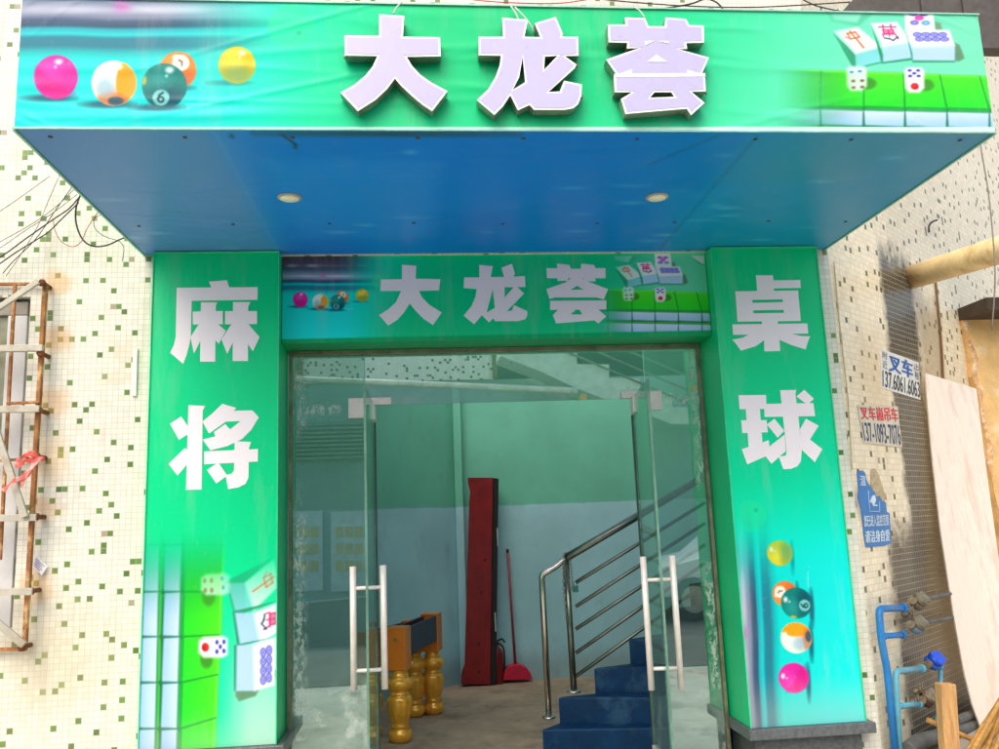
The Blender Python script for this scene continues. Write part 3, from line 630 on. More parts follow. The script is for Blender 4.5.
cope = pm('granite_edge', (92, 96, 98), .35, var=.3, sc=40)
zb = {0: .398, 1: .416 - .072}
for i, (x0, x1, paint) in enumerate(((XA, XB, paint_left), (XC, XD, paint_right))):
    z0 = .418 if i == 0 else .345
    t = thing('sign_pillar', ['green pillar left of the door with mahjong tiles print and two white characters', 'green pillar right of the door with billiard balls print and two white characters'][i], 'pillar', ((x0 + x1) / 2, .1, 0), 'pillars flanking the entrance')
    sign_sheet('printed_panel', x0, x1, z0, ZT, 0, .0046, paint, PRINT_FLAT, t)
    mb = MB(); mb.box(x0, x1, .003, YG - .05 if 0 else .36, z0, ZT)
    obj('side_panel', mb, greenv, t)
    mb = MB(); mb.box(x0 + .02, x1 - .02, .02, .37, 0, z0 - .062); obj('stone_base', mb, granite, t, bevel=.004)
    mb = MB(); mb.box(x0 - .02, x1 + .045, -.03, .375, z0 - .06, z0 - .002); obj('stone_coping', mb, cope, t, bevel=.006)
    mb = MB(); mb.bar((x0, -.004, z0), (x0, -.004, ZT), .006, .006, up=(0, 1, 0)); mb.bar((x1, -.004, z0), (x1, -.004, ZT), .006, .006, up=(0, 1, 0)); mb.bar((x0, -.006, ZT - .004), (x1, -.006, ZT - .004), .008, .008)
    obj('edge_trim', mb, pm('green_edge', (60, 214, 150), .4), t)
    if i == 0:
        strokes('printed_character', [[(387, 52), (528, 40), (545, 97), (405, 100)], [(132, 100), (770, 95), (768, 195), (250, 203), (243, 480), (232, 545), (210, 630), (182, 700), (80, 612), (110, 550), (124, 490)], [(323, 215), (450, 215), (440, 240), (435, 683), (316, 683)], [(258, 288), (495, 283), (495, 388), (260, 390)], [(305, 390), (370, 390), (345, 470), (268, 617), (240, 490)], [(430, 380), (458, 388), (520, 440), (463, 542), (425, 500)], [(576, 212), (712, 212), (695, 250), (693, 678), (573, 678)], [(513, 285), (765, 283), (765, 386), (513, 388)], [(562, 388), (620, 388), (600, 480), (530, 620), (485, 508)], [(660, 380), (697, 388), (785, 490), (732, 600), (690, 540), (650, 450)]], 160, 275, 7.882, -.0015, t, 'white printed character 麻')
        strokes('printed_character', [[(72, 205), (152, 153), (200, 225), (200, 280), (135, 320)], [(62, 492), (178, 378), (200, 400), (200, 485), (125, 575)], [(203, 72), (322, 78), (305, 110), (297, 675), (186, 678)], [(303, 190), (375, 130), (445, 63), (545, 92), (525, 112), (660, 110), (705, 160), (650, 250), (585, 315), (480, 365), (360, 395), (305, 318), (395, 295), (385, 265), (465, 207), (500, 245), (575, 187), (470, 190), (350, 275)], [(315, 403), (700, 385), (698, 475), (315, 495)], [(533, 330), (650, 335), (635, 380), (632, 590), (610, 635), (560, 660), (487, 672), (470, 585), (470, 570), (510, 562), (528, 540)], [(335, 535), (415, 480), (480, 575), (402, 632)]], 160, 395, 7.136, -.0015, t, 'white printed character 将')
    else:
        strokes('printed_character', [[(283, 80), (418, 80), (420, 118), (425, 210), (293, 210)], [(410, 120), (632, 118), (637, 180), (415, 185)], [(120, 207), (615, 200), (637, 440), (138, 447)], [(330, 440), (455, 440), (455, 470), (330, 470)], [(97, 468), (688, 460), (695, 540), (103, 550)], [(345, 530), (465, 530), (475, 678), (350, 680)], [(230, 545), (350, 530), (350, 590), (280, 640), (165, 675), (130, 625), (97, 588), (180, 572)], [(460, 530), (565, 542), (640, 560), (710, 562), (690, 610), (675, 665), (560, 630), (470, 590)]], 720, 265, 7.882, -.0015, t, 'white printed character 桌', {2: [[(253, 275), (493, 270), (495, 292), (255, 297)], [(260, 357), (502, 353), (504, 377), (262, 380)]]})
        strokes('printed_character', [[(107, 120), (323, 118), (327, 228), (115, 230)], [(163, 225), (275, 225), (300, 560), (190, 570)], [(127, 318), (328, 315), (338, 412), (137, 418)], [(133, 545), (345, 475), (350, 520), (325, 600), (175, 665)], [(307, 188), (697, 182), (710, 285), (312, 292)], [(435, 80), (562, 78), (555, 110), (580, 300), (605, 560), (598, 640), (570, 680), (520, 700), (460, 703), (425, 605), (480, 595), (485, 560)], [(562, 130), (625, 77), (700, 148), (650, 195)], [(330, 350), (390, 305), (467, 400), (415, 455)], [(345, 528), (470, 430), (480, 560), (365, 660), (320, 600)], [(590, 390), (638, 305), (738, 360), (665, 475), (600, 480)], [(570, 420), (665, 465), (767, 545), (708, 648), (600, 545)]], 725, 380, 7.882, -.0015, t, 'white printed character 球')

# ------------------------------------------------------------------ sign board over the door
hs = thing('door_sign', 'long green sign board with three white characters between the pillars over the door', 'sign', ((XB + XC) / 2, .2, 2.575))
def paint_head(P, u, v):
    xs = [283, 340, 370, 420, 560, 610, 650, 715]; cs = np.array([(0, 224, 214), (0, 226, 206), (0, 222, 175), (5, 208, 138), (5, 206, 134), (25, 208, 140), (95, 220, 170), (110, 225, 180)], float)
    vv = u + (v - 290) * .3; P.put(np.ones_like(u), np.stack([np.interp(vv, xs, cs[:, k]) for k in range(3)], 1))
    draw_table_balls(P.view((u - 300.4) / .342 + 56, (v - 299.5) / .342 + 77, 2.2))
    hx, hy = (u - 595) * 7.488, (v - 245) * 7.488
    draw_mahjong(P.view((hx - 97) / .745, (hy - 36) / .752, 5, sst(u, 590, 640)))
    P.put(sst(v + (u - 283) * .021, 338.5, 340), (0, 170, 100))
sign_sheet('printed_panel', XB + .004, XC - .004, 2.575, ZT, .098, .0042, paint_head, PRINT_SIGN, hs, gain=1.12)
mb = MB(); mb.box(XB + .004, XC - .004, .102, .36, 2.575, ZT); obj('sign_box', mb, pm('sign_box_green', (0, 168, 104), .4, var=.08), hs)
GO, GS = (370, 250), 3.842
strokes('printed_character', [[(123, 57), (178, 60), (175, 110), (270, 112), (265, 155), (188, 157), (200, 182), (225, 208), (275, 240), (242, 288), (205, 264), (175, 233), (153, 205), (130, 240), (105, 268), (70, 290), (35, 250), (70, 228), (100, 200), (120, 157), (40, 157), (42, 113), (123, 112)]], *GO, GS, .0965, hs, 'white printed character 大')
strokes('printed_character', [[(420, 57), (472, 62), (463, 104), (515, 103), (505, 68), (545, 53), (557, 90), (552, 102), (595, 100), (597, 142), (566, 142), (592, 167), (525, 235), (546, 232), (553, 212), (605, 235), (604, 252), (596, 266), (570, 273), (480, 273), (474, 262), (457, 278), (430, 250), (400, 285), (360, 252), (390, 215), (405, 180), (410, 150), (360, 146), (362, 105), (420, 105)]], *GO, GS, .0965, hs, 'white printed character 龙', {0: [[(472, 150), (480, 222), (448, 240)], [(517, 143), (552, 143), (517, 183)]]})
strokes('printed_character', [[(678, 70), (720, 70), (718, 52), (765, 57), (772, 72), (810, 72), (812, 52), (860, 57), (867, 70), (905, 70), (905, 108), (865, 108), (867, 120), (822, 120), (822, 108), (760, 108), (760, 118), (720, 118), (720, 108), (680, 108)], [(678, 150), (750, 125), (780, 102), (805, 102), (840, 122), (915, 150), (898, 190), (870, 182), (710, 182), (690, 188)], [(692, 195), (908, 193), (908, 228), (692, 230)], [(725, 226), (795, 226), (770, 247), (815, 247), (803, 226), (875, 226), (907, 255), (877, 282), (862, 270), (715, 282), (703, 250)]], *GO, GS, .0965, hs, 'white printed character 荟', {1: [[(795, 137), (820, 152), (770, 153)]]})

# ------------------------------------------------------------------ entrance hall behind the glass
YB = 3.16                                  # back wall
def two_tone(name, top, low, h=1.56):
    m, nt, b = nodes(name); n = N(nt); o = n.obj(); x, y, z = n.sep(o)
    f = n.noise(o, 1.7, 5); g = n.noise(n.scale(o, (1, 1, .4)), 6, 5, .65)
    t = n.ramp(n.math('ADD', z, n.math('MULTIPLY', n.math('SUBTRACT', g, .5), .02)), h - .006, h + .006)
    lo = n.mix(n.ramp(f, .3, .7), tuple(lin(low) * .88), tuple(lin(low) * 1.06)); hi = n.mix(n.ramp(f, .3, .7), tuple(lin(top) * .88), tuple(lin(top) * 1.06))
    c = n.mix(t, lo, hi); c = n.mix(n.math('MULTIPLY', n.ramp(g, .55, .75), .25), c, tuple(lin((120, 130, 125))))
    c = n.mix(n.math('MULTIPLY', n.math('SUBTRACT', 1., n.ramp(n.math('ADD', z, n.math('MULTIPLY', g, .2)), .18, .42)), .4), c, tuple(lin((110, 105, 92))))
    n.val(b.inputs['Base Color'], c); b.inputs['Roughness'].default_value = .55; n.val(b.inputs['Normal'], n.bump(g, .12)); return m
wallm = two_tone('two_tone_wall', (112, 194, 170), (168, 216, 226))
hall = thing('entrance_hall', 'room behind the glass with walls painted pale green above and pale blue below', 'room', (0, 2, ZI))
OL = Vector((.06, YB, 0)); OD = Vector((-.735, -.678, 0))
mb = MB(); q = OL + OD * 4.0; nn = Vector((-.678, .735, 0)) * .15
mb.prism([OL, q, q + nn, OL + nn], (0, 0, 3.35)); obj('side_wall', mb, wallm, hall)
mb = MB(); mb.box(.06, 3.4, YB, YB + .15, 0, 3.35); obj('back_wall', mb, wallm, hall)
mb = MB(); mb.box(.062, .13, YB - .07, YB - .002, ZI, 3.6); obj('corner_casing', mb, wallm, hall)
mb = MB(); mb.box(3.2, 3.4, 1.4, YB - .002, 0, 3.35); obj('side_wall', mb, wallm, hall)
mb = MB(); mb.box(-3.2, 2.2, .46, .7, 3.45, 3.6); obj('ceiling', mb, pm('hall_ceiling', (205, 214, 206), .8), hall)

# ------------------------------------------------------------------ winding stairs
nav = pm('blue_stair_paint', (2, 46, 82), .6, var=.25, sc=7, dirt=(44, 82, 110), dirt_amt=.7, bump=.3, spec=.2)
st = thing('staircase', 'dark blue painted steps winding up to the right inside the hall', 'stairs', (1.2, 1, ZI))
FLp = [at(541.6, 729.5, Z=.255), at(557.6, 697, Z=.41), at(593, 668, Z=.565), at(628, 639, Z=.72)]
FRp = [at(648, 738, Z=.255), at(648, 713, Z=.41), at(645, 672, Z=.565), at(662, 643, Z=.72)]
for k in range(4):
    d = FRp[k] - FLp[k]; FRp[k] = FLp[k] + d * (1.5 / d.length); FRp[k].y = max(FRp[k].y, .42 + .1 * k)
for k in range(4, 8):
    FLp.append(FLp[-1] + Vector((.27, .17, .155))); FRp.append(FRp[-1] + Vector((.2, .2, .155)))
for k in range(7):
    a, b, c, d = FLp[k], FRp[k], FRp[k + 1], FLp[k + 1]; z = a.z
    # tread with a small nosing and a body below it
    back = .12
    e = (d - a).normalized() * back; g = (c - b).normalized() * back
    base = [Vector((p.x, p.y, ZI if k < 5 else z - .3)) for p in (a, b, c + g, d + e)]
    mb = MB(); mb.prism([p + Vector((0, 0, .002 * (7 - k))) for p in base], (0, 0, z - base[0].z - .002 * (7 - k)))
    obj('step', mb, nav, st, bevel=.012)

# railing
steel2 = pm('stainless', (205, 200, 188), .22, 1., var=.08, sc=20)
steel3 = pm('stainless_dull', (120, 126, 116), .3, .9, var=.2, sc=20)
rl = thing('stair_railing', 'stainless steel stair railing with bent handrail and five sloping bars', 'railing', (.7, .95, ZI))
b1 = at(549, 718, Z=.255); b2 = at(574, 692, Z=.41)
t1 = at(546.5, 575, Y=b1.y); t2 = at(571, 558, Y=b2.y)
t1.x = b1.x - .005; t2.x = b2.x - .01
r3 = at(636, 517, Y=b2.y + .06); dr = (r3 - t2); r4 = t2 + dr * 2.4
mb = MB(); mb.tube([b1, t1 + Vector((0, 0, -.03))] + spline([t1 + Vector((0, 0, -.02)), t1 + Vector((.012, 0, .008)), t1 + Vector((.05, -.01, .03)), (t1 + t2) / 2 + Vector((.02, 0, .005)), t2], 5) , .021, 12); obj('front_post', mb, steel2, rl)
mb = MB(); mb.lathe([(.045, 0), (.045, .008), (.025, .014)], b1, 20); obj('foot_flange', mb, steel2, rl)
mb = MB(); mb.tube([b2, t2 + Vector((0, 0, -.005))], .021, 12); obj('post', mb, steel3, rl)
mb = MB(); mb.lathe([(.05, 0), (.05, .008), (.028, .014)], b2, 20); obj('foot_flange', mb, steel2, rl)
mb = MB(); mb.tube([t2, r3, r4], .026, 12); obj('handrail', mb, steel3, rl)
for (ya, yb) in ((582.5, 541.6), (606.5, 563.9), (629, 585.8), (653, 607), (676.3, 629)):
    p = at(576, ya, Y=b2.y); q = at(642, yb, Y=b2.y + .06); p2 = p + (q - p) * 2.0
    mb = MB(); mb.tube([p, p2], .0125, 10); obj('bar', mb, steel3, rl)
c = r4 - Vector((0, 0, .02)); mb = MB(); mb.tube([c + Vector((0, 0, -.95)), c], .021, 10); obj('post', mb, steel3, rl)
# chain looped over the railing
ch = thing('steel_chain', 'thin steel chain looped over the railing post', 'chain', t2 - Vector((0, 0, .3)))
path = spline([t2 + Vector((-.02, -.032, -.42)), t2 + Vector((-.028, -.034, -.2)), t2 + Vector((-.022, -.036, -.02)), t2 + Vector((-.01, -.02, .03)), t2 + Vector((.02, .03, .02)), t2 + Vector((.024, -.034, -.03)), t2 + Vector((.03, -.034, -.16)), t2 + Vector((.012, -.036, -.2)), t2 + Vector((.0, -.036, -.05))], 9)
mb = MB(); k = 0; acc = 0
for i in range(len(path) - 1):
    a, b = path[i], path[i + 1]; m = (a + b) / 2; d = (b - a).normalized(); s1 = d.cross(Vector((0, 1, 0.3))).normalized(); s2 = d.cross(s1)
    s = s1 if i % 2 else s2; L = (b - a).length * .72; W = .007
    mb.tube([m + d * (L * cos(2 * pi * j / 8)) + s * (W * sin(2 * pi * j / 8)) for j in range(9)], .0022, 5, cap=False)
obj('chain_links', mb, pm('chain_steel', (150, 150, 140), .35, .8), ch, fix=False)['kind'] = 'stuff'
mb = MB(); pp = t2 + Vector((.05, -.03, -.2)); mb.box(pp.x - .018, pp.x + .018, pp.y - .008, pp.y + .008, pp.z - .02, pp.z + .02); mb.tube([pp + Vector((-.01, 0, .018)), pp + Vector((-.01, 0, .045)), pp + Vector((.01, 0, .045)), pp + Vector((.01, 0, .018))], .003, 6)
obj('padlock', mb, pm('padlock_green', (40, 110, 100), .4), ch, bevel=.002)

# ------------------------------------------------------------------ turned table legs stored along the wall
gold = pm('gold_lacquer', (246, 170, 56), .28, .3, var=.18, sc=9, spec=.6); navy = pm('navy_board', (26, 34, 58), .45, var=.2); orange = pm('orange_lacquer', (222, 122, 34), .35, .1, var=.12, sc=10)
def leg_prof(h):
    P = [(.052, 0), (.066, .012), (.074, .045), (.070, .075), (.054, .09), (.056, .10), (.062, .104), (.050, .118), (.056, .14), (.069, .19), (.077, .25), (.078, .29), (.070, .315), (.056, .322), (.062, .330), (.062, .338), (.052, .346), (.062, .36), (.080, .385), (.084, .41), (.072, .435), (.054, .448), (.058, .455), (.058, .466), (.048, .474), (.050, .485), (.055, .5)]
    return [(r * 1.1, z * h / .5) for r, z in P]
ts = thing('table_leg_frame', 'two joined gold turned table legs with orange blocks and a navy board, nearest the glass', 'table legs', tuple(at(407, 741, Z=ZI)), 'turned leg frames from a pool table')
def leg_frame(root, A, B, hl=.46, hb=.28):
    for p in (A, B):
        mb = MB(); mb.lathe(leg_prof(hl), p, 40, flute=(.12 * hl / .5, .31 * hl / .5, .12, 8)); l = obj('leg', mb, gold, root)
        mb = MB(); d = (B - A).normalized(); u = Vector((0, 0, 1)); c = p + u * (hl - .03)
        mb.bar(c + u * .03, c + u * (hb + .03), .135, .135, up=d); bk = obj('block', mb, orange, root, bevel=.006)
        q = p + u * (hl + hb * .72) - d * .07; s = d.cross(u)
        for off in (0,):
            mb = MB(); mb.tube([q - d * .004, q + d * .003], .012, 12); obj('bolt', mb, pm('bolt_brass', (190, 150, 90), .3, .8), bk)
    d = (B - A).normalized(); u = Vector((0, 0, 1)); z = hl + hb * .62
    for s in (-1, 1):
        o2 = d.cross(u) * (s * .05)
        mb = MB(); mb.bar(A + u * z + d * .07 + o2, B + u * z - d * .07 + o2, .022, hb * .66); obj('board', mb, navy, root, bevel=.003)
A = Vector((-.425, 1.24, ZI)); B = Vector((-.195, 2.03, ZI)); leg_frame(ts, A, B)
ts2 = thing('table_leg_frame', 'second pair of gold turned table legs standing behind, half hidden by the door handle', 'table legs', (-.5, 1.6, ZI), 'turned leg frames from a pool table')
leg_frame(ts2, Vector((-.63, 1.40, ZI)), Vector((-.335, 1.98, ZI)), .46, .24)

# ------------------------------------------------------------------ red rail leaning in the corner, extinguisher, broom
yr = 3.0
def rp(u, v, y0=yr): return at(u, v, Y=y0)
red = pm('red_lacquer', (132, 16, 22), .45, var=.3, sc=8, dirt=(170, 40, 30), dirt_amt=.3)
rt = thing('red_table_rail', 'tall dark red lacquered rail with black side leaning upright in the corner', 'table rail', tuple(rp(478, 685)))
pts = [(468, 477.6), (493, 477.6), (490.5, 684.6), (461, 684.6), (462, 674), (465, 664), (469.5, 500), (470.5, 492), (468.5, 484)]
mb = MB(); mb.prism([rp(u, v) for u, v in pts], (0, .07, 0)); obj('face_board', mb, red, rt, bevel=.004)
mb = MB(); mb.prism([rp(493.3, 478, yr + .008), rp(498.6, 478.8, yr + .008), rp(496, 685, yr + .008), rp(490.8, 685, yr + .008)], (0, .06, 0)); obj('black_edge', mb, pm('black_rubber', (18, 18, 20), .5), rt)
for (u, v) in [(485, 560), (481.5, 593), (478.5, 644), (479, 672)]:
    p = rp(u, v); mb = MB(); mb.tube([p + Vector((0, -.003, 0)), p + Vector((0, .004, 0))], .011, 14); obj('bolt_hole', mb, pm('hole_dark', (40, 8, 10), .6), rt)
for (u, v, h) in [(497.7, 537, 18), (495.5, 622, 18)]:
    p = at(u, v, Y=yr + .005); mb = MB(); mb.box(p.x - .006, p.x + .004, p.y - .004, p.y + .006, p.z - h * .0045, p.z + h * .0045); obj('edge_label', mb, pm('pale_label', (190, 200, 205), .5), rt)
p = at(501, 682, Z=ZI); et = thing('fire_extinguisher', 'small dark red fire extinguisher half hidden behind the leaning red rail', 'extinguisher', (p.x, 3.06, ZI))
c = Vector((p.x - .035, 3.08, ZI)); mb = MB(); mb.lathe([(.05, 0), (.055, .01), (.055, .25), (.045, .29), (.02, .31), (.018, .33)], c, 28); obj('cylinder', mb, pm('extinguisher_red', (120, 10, 16), .35, var=.1), et)
mb = MB(); mb.tube([c + Vector((0, 0, .33)), c + Vector((0, 0, .37))], .016, 12); obj('valve', mb, pm('black_plastic', (20, 20, 22), .45), et)
mb = MB(); mb.tube(spline([c + Vector((0, 0, .36)), c + Vector((.05, -.01, .38)), c + Vector((.075, -.02, .35))], 5), .008, 8); obj('lever', mb, pm('black_plastic', (20, 20, 22), .45), et)
mb = MB(); mb.tube(spline([c + Vector((.01, 0, .35)), c + Vector((.06, -.02, .3)), c + Vector((.064, -.02, .12))], 5), .008, 8); obj('hose', mb, pm('black_plastic', (20, 20, 22), .45), et)
pb = Vector((at(518, 681, Y=YB - .1).x, YB - .1, ZI)); br = thing('broom', 'pink red plastic broom with long red handle standing against the back wall', 'broom', tuple(pb))
yb = pb.y - .01; mag = pm('red_pink_plastic', (196, 26, 62), .45, var=.2, sc=14); mb = MB()
hd = [(503, 680.5), (504.5, 671), (508, 666.5), (514, 664.5), (521, 665), (527, 668), (531, 674), (532.5, 679.5)]
mb.prism([at(u, v, Y=yb) for u, v in hd], (0, .09, 0)); obj('broom_head', mb, mag, br, bevel=.01)
mb = MB(); mb.tube([at(507.5, 551, Y=YB - .03), at(511.5, 610, Y=YB - .06), at(515.5, 667, Y=yb + .045)], [.011, .011, .0125], 12)
obj('handle', mb, pm('handle_red', (150, 44, 52), .4, var=.35, sc=30, stretch=(1, 1, 3)), br)
mb = MB(); q = at(507.5, 550.5, Y=YB - .03); mb.tube([q + Vector((0, 0, -.02)), q + Vector((0, 0, .012))], .013, 10); obj('end_cap', mb, pm('black_plastic', (20, 20, 22), .45), br)

# ------------------------------------------------------------------ glass front
gf = thing('glass_front', 'dirty greenish fixed glass beside and above the open doors', 'glass front', (.28, YG, ZI))
ZH = 2.235; GX0, GX1, GJ0, GJ1 = XB + .012, XC - .012, -.572, 1.150; GT = 2.573
def pane(x0, x1, z0, z1, mat, y=YG, name='pane'):
    mb = MB(); mb.box(x0, x1, y - .005, y + .005, z0, z1); return obj(name, mb, mat, gf)
alum = pm('frame_aluminium', (142, 138, 112), .45, .35, var=.25, sc=9, dirt=(84, 82, 62), dirt_amt=.6)
pane(GX0 + .022, GJ0 - .004, ZI + .02, GT - .03, glass('glass_left', .24, .6, seed=1.7, edge=1))
pane(GJ1 + .004, GX1 - .022, ZI + .02, GT - .03, glass('glass_right', .3, .6, seed=6.1, edge=-1, red=True))
pane(GJ0 + .001, GJ1 - .001, ZH, GT - .03, glass('glass_top', .5, .6, seed=3.3), name='transom_pane')
for x0, x1, z0, z1, nm in ((GX0, GX0 + .02, ZI, GT, 'frame_post'), (GX1 - .02, GX1, ZI, GT, 'frame_post'), (GX0 + .021, GX1 - .021, GT - .028, GT, 'frame_head')):
    mb = MB(); mb.box(x0, x1, YG - .025, YG + .025, z0, z1); obj(nm, mb, alum, gf, bevel=.002)
mb = MB(); mb.box(GX0 + .021, GJ0 - .02, YG - .02, YG + .02, ZI, ZI + .018); obj('bottom_channel', mb, alum, gf)
mb = MB(); mb.box(GJ1 + .02, GX1 - .021, YG - .02, YG + .02, ZI, ZI + .018); obj('bottom_channel', mb, alum, gf)
satin = pm('satin_steel', (226, 216, 208), .4, .25, var=.08, sc=25)
for (x, s) in ((GJ0, 1), (GJ1, -1)):       # L-shaped corner patches
    mb = MB(); z = ZH
    mb.prism([(x - s * .10, YG - .016, z + .045), (x + s * .155, YG - .016, z + .045), (x + s * .155, YG - .016, z + .002), (x - s * .004, YG - .016, z + .002), (x - s * .004, YG - .016, z - .075), (x - s * .10, YG - .016, z - .075)], (0, .009, 0)); obj('corner_patch', mb, satin, gf, bevel=.003)
    mb = MB(); mb.prism([(x - s * .10, YG + .007, z + .045), (x + s * .155, YG + .007, z + .045), (x + s * .155, YG + .007, z + .002), (x - s * .004, YG + .007, z + .002), (x - s * .004, YG + .007, z - .075), (x - s * .10, YG + .007, z - .075)], (0, .009, 0)); obj('corner_patch', mb, satin, gf, bevel=.003)
for (u, v, a, b) in ((583, 397, .022, .017), (693, 388, .018, .018)):
    p = at(u, v, Y=YG - .006); mb = MB(); mb.box(p.x - a, p.x + a, p.y - .001, p.y, p.z - b, p.z + b); obj('tape_square', mb, pm('old_tape', (196, 190, 130), .6), gf)
mb = MB(); mb.box(-3.0, 2.25, YG + .055, YG + .12, GT + .003, 3.448); obj('upper_wall', mb, pm('inner_render', (170, 190, 180), .8), gf)
sil = pm('door_edge_dark', (46, 58, 52), .4, var=.2)
edge_gl = pm('glass_edge', (104, 142, 122), .2, var=.3, sc=6, spec=.6)
def door(name, label, x, s, ang, uh, seed):
    t = thing(name, label, 'door', (x, YG, ZI), 'frameless glass entrance doors')
    L = .785
    best = min((abs(project_np(np.array([[x + s * L * cos(radians(q)), YG - L * sin(radians(q)), 1.25]]))[0][0] - ang), q) for q in np.arange(60, 130, .25))[1]
    d = Vector((s * cos(radians(best)), -sin(radians(best)), 0)); nrm = Vector((d.y, -d.x, 0))
    a = Vector((x, YG, ZI)) + d * .015; b = Vector((x, YG, ZI)) + d * L; z0, z1 = ZI + .012, ZH - .006
    mb = MB(); mb.bar(Vector((a.x, a.y, (z0 + z1) / 2)), Vector((b.x, b.y, (z0 + z1) / 2)), .012, z1 - z0); obj('pane', mb, glass('glass_' + name + str(seed), .10, .45, tint=(.68, .86, .78), film=.06, seed=seed), t)
    mb = MB(); mb.bar(b + d * .002 + Vector((0, 0, z0 - ZI)), b + d * .002 + Vector((0, 0, z1 - ZI)), .012, .003, up=d); obj('polished_edge', mb, edge_gl, t)
    mb = MB(); q = a - d * .012; mb.bar(q + Vector((0, 0, z0 - ZI)), q + Vector((0, 0, z1 - ZI)), .022, .018, up=d); obj('hinge_seal', mb, sil, t)
    for z in (z1 - .05, z0 + .05):
        mb = MB(); c = Vector((a.x, a.y, z)); mb.bar(c, c + d * .16, .03, .1); obj('hinge_clamp', mb, satin, t, bevel=.003)
    hx = a + d * (L - .11)
    H0, H1 = (at(uh[0], uh[1], Y=hx.y).z, at(uh[0], uh[2], Y=hx.y).z)
    h = obj_handle = None
    for k in (-1, 1):
        mb = MB(); c = hx + nrm * (.075 * k); mb.tube([Vector((c.x, c.y, H0)), Vector((c.x, c.y, H1))], .0165, 16); h = obj('pull_handle', mb, satin, t)
    for z in (H0 + (H1 - H0) * .155, H0 + (H1 - H0) * .82):
        mb = MB(); c = hx + nrm * .075; e = hx - nrm * .075; mb.tube([Vector((c.x, c.y, z)), Vector((e.x, e.y, z))], .010, 12); obj('handle_stem', mb, satin, t)
    return t
door('glass_door', 'left glass door swung fully open towards the street, seen almost edge on', -.522, 1, 366.8, (368, 690, 566), 2.2)
door('glass_door', 'right glass door swung fully open towards the street, beside the stairs', 1.062, -1, 661, (661, 690, 556), 8.4)
mb = MB(); mb.box(GX0, GX1, YG - .06, YG + .06, .006, ZI - .002); mb2 = mb
tag(obj('door_step', mb, granite, loc=(.25, YG, 0)), 'dark granite step under the glass front', 'step')

# ------------------------------------------------------------------ window and rusty grille on the left
wn_ = thing('window', 'grey framed window behind the rusty grille at the left edge', 'window', (-3.3, YW + .1, wz0))
wf = pm('window_frame_grey', (206, 204, 202), .5, var=.06); wd = pm('window_dark_gap', (90, 80, 70), .8)
for x0, x1, z0, z1 in ((wx0 - .13, wx0 - .025, wz0, wz1 - .1), (-4.2, wx0 - .025, wz1 - .098, wz1 - .02), (-4.2, wx0 - .132, wz0, wz0 + .06)):
    mb = MB(); mb.box(x0, x1, YW + .03, YW + .09, z0, z1); obj('frame', mb, wf if x1 - x0 < .5 else pm('window_head', (150, 142, 130), .6, dirt=(90, 80, 66)), wn_, bevel=.004)
mb = MB(); mb.box(wx0 - .023, wx0 - .003, YW + .1, YW + .16, wz0, wz1); obj('jamb', mb, wd, wn_)
m_, nt_, b_ = nodes('old_window_glass'); n_ = N(nt_); nz_ = n_.noise(n_.obj(), 3, 4); n_.val(b_.inputs['Base Color'], n_.mix(n_.ramp(nz_, .3, .7), tuple(lin((92, 100, 84))), tuple(lin((150, 146, 116))))); b_.inputs['Roughness'].default_value = .15
mb = MB(); mb.box(-4.2, wx0 - .132, YW + .06, YW + .07, wz0 + .062, wz1 - .1); obj('glass', mb, m_, wn_)
mb = MB(); mb.box(-4.2, wx0 - .132, YW + .04, YW + .058, 1.98, 2.03); obj('sash_bar', mb, wf, wn_)
gr = thing('window_grille', 'rusty welded angle iron grille with pale cross bars at the left edge', 'grille', (-2.8, -.02, .95))
rust = pm('rust', (158, 104, 60), .85, .1, var=.4, sc=14, dirt=(222, 186, 134), dirt_amt=.95, bump=.4); pale = pm('pale_bar', (188, 182, 166), .6, .2, var=.15, sc=9, dirt=(150, 120, 84), dirt_amt=.45)
YGR = .015
def g(u, v, y=YGR): return at(u, v, Y=y)
def rbar(nm, pts, wd, dp, mat, y=YGR):
    a, b = g(*pts[0], y), g(*pts[1], y); mb = MB(); mb.bar(a, b, dp, wd, up=(b - a).cross(Vector((0, 1, 0)))); return obj(nm, mb, mat, gr, bevel=.002)
rbar('corner_post', ((45.5, 284), (24.5, 651)), .022, .03, rust)
rbar('inner_bar', ((15, 285), (8.5, 402)), .016, .018, rust, YGR + .012); rbar('inner_bar', ((8.5, 402), (0, 560)), .016, .018, rust, YGR + .012)
rbar('top_bar', ((-70, 284.5), (44, 284)), .016, .02, rust, YGR + .035); rbar('bottom_bar', ((-70, 651), (25, 649)), .018, .02, rust, YGR + .035)
rbar('short_bar', ((7, 403.5), (40, 402)), .015, .018, rust, YGR - .02)
rbar('short_bar', ((-30, 463), (38, 458)), .014, .018, rust, YGR + .033)
for (p, q) in (((-70, 350), (43, 348)), ((-70, 410.5), (40, 409)), ((-70, 519.5), (37, 517.5)), ((-70, 592), (33, 591.5))):
    rbar('cross_bar', (p, q), .036, .03, pale, YGR - .045)
for (p, q, w_) in (((-40, 334), (38, 281.5), .03), ((-14, 400), (25, 517), .036), ((-30, 600), (24, 645), .036)):
    rbar('brace', (p, q), w_, .02, pale, YGR - .075)
for (u, v) in ((44, 284), (42.5, 354), (41, 411), (38, 517), (33, 591), (24, 647), (39, 457)):
    p = g(u, v, 0); mb = MB(); mb.tube([p + Vector((0, .076, 0)), p + Vector((0, -.018, 0))], .013, 10); mb.lathe([(.022, 0), (.022, .012), (.012, .016)], p + Vector((0, -.018, 0)), 6, axis=(0, -1, 0)); obj('wall_bolt', mb, pm('dark_rust', (120, 70, 36), .85, .2, var=.4, sc=20, bump=.3), gr)
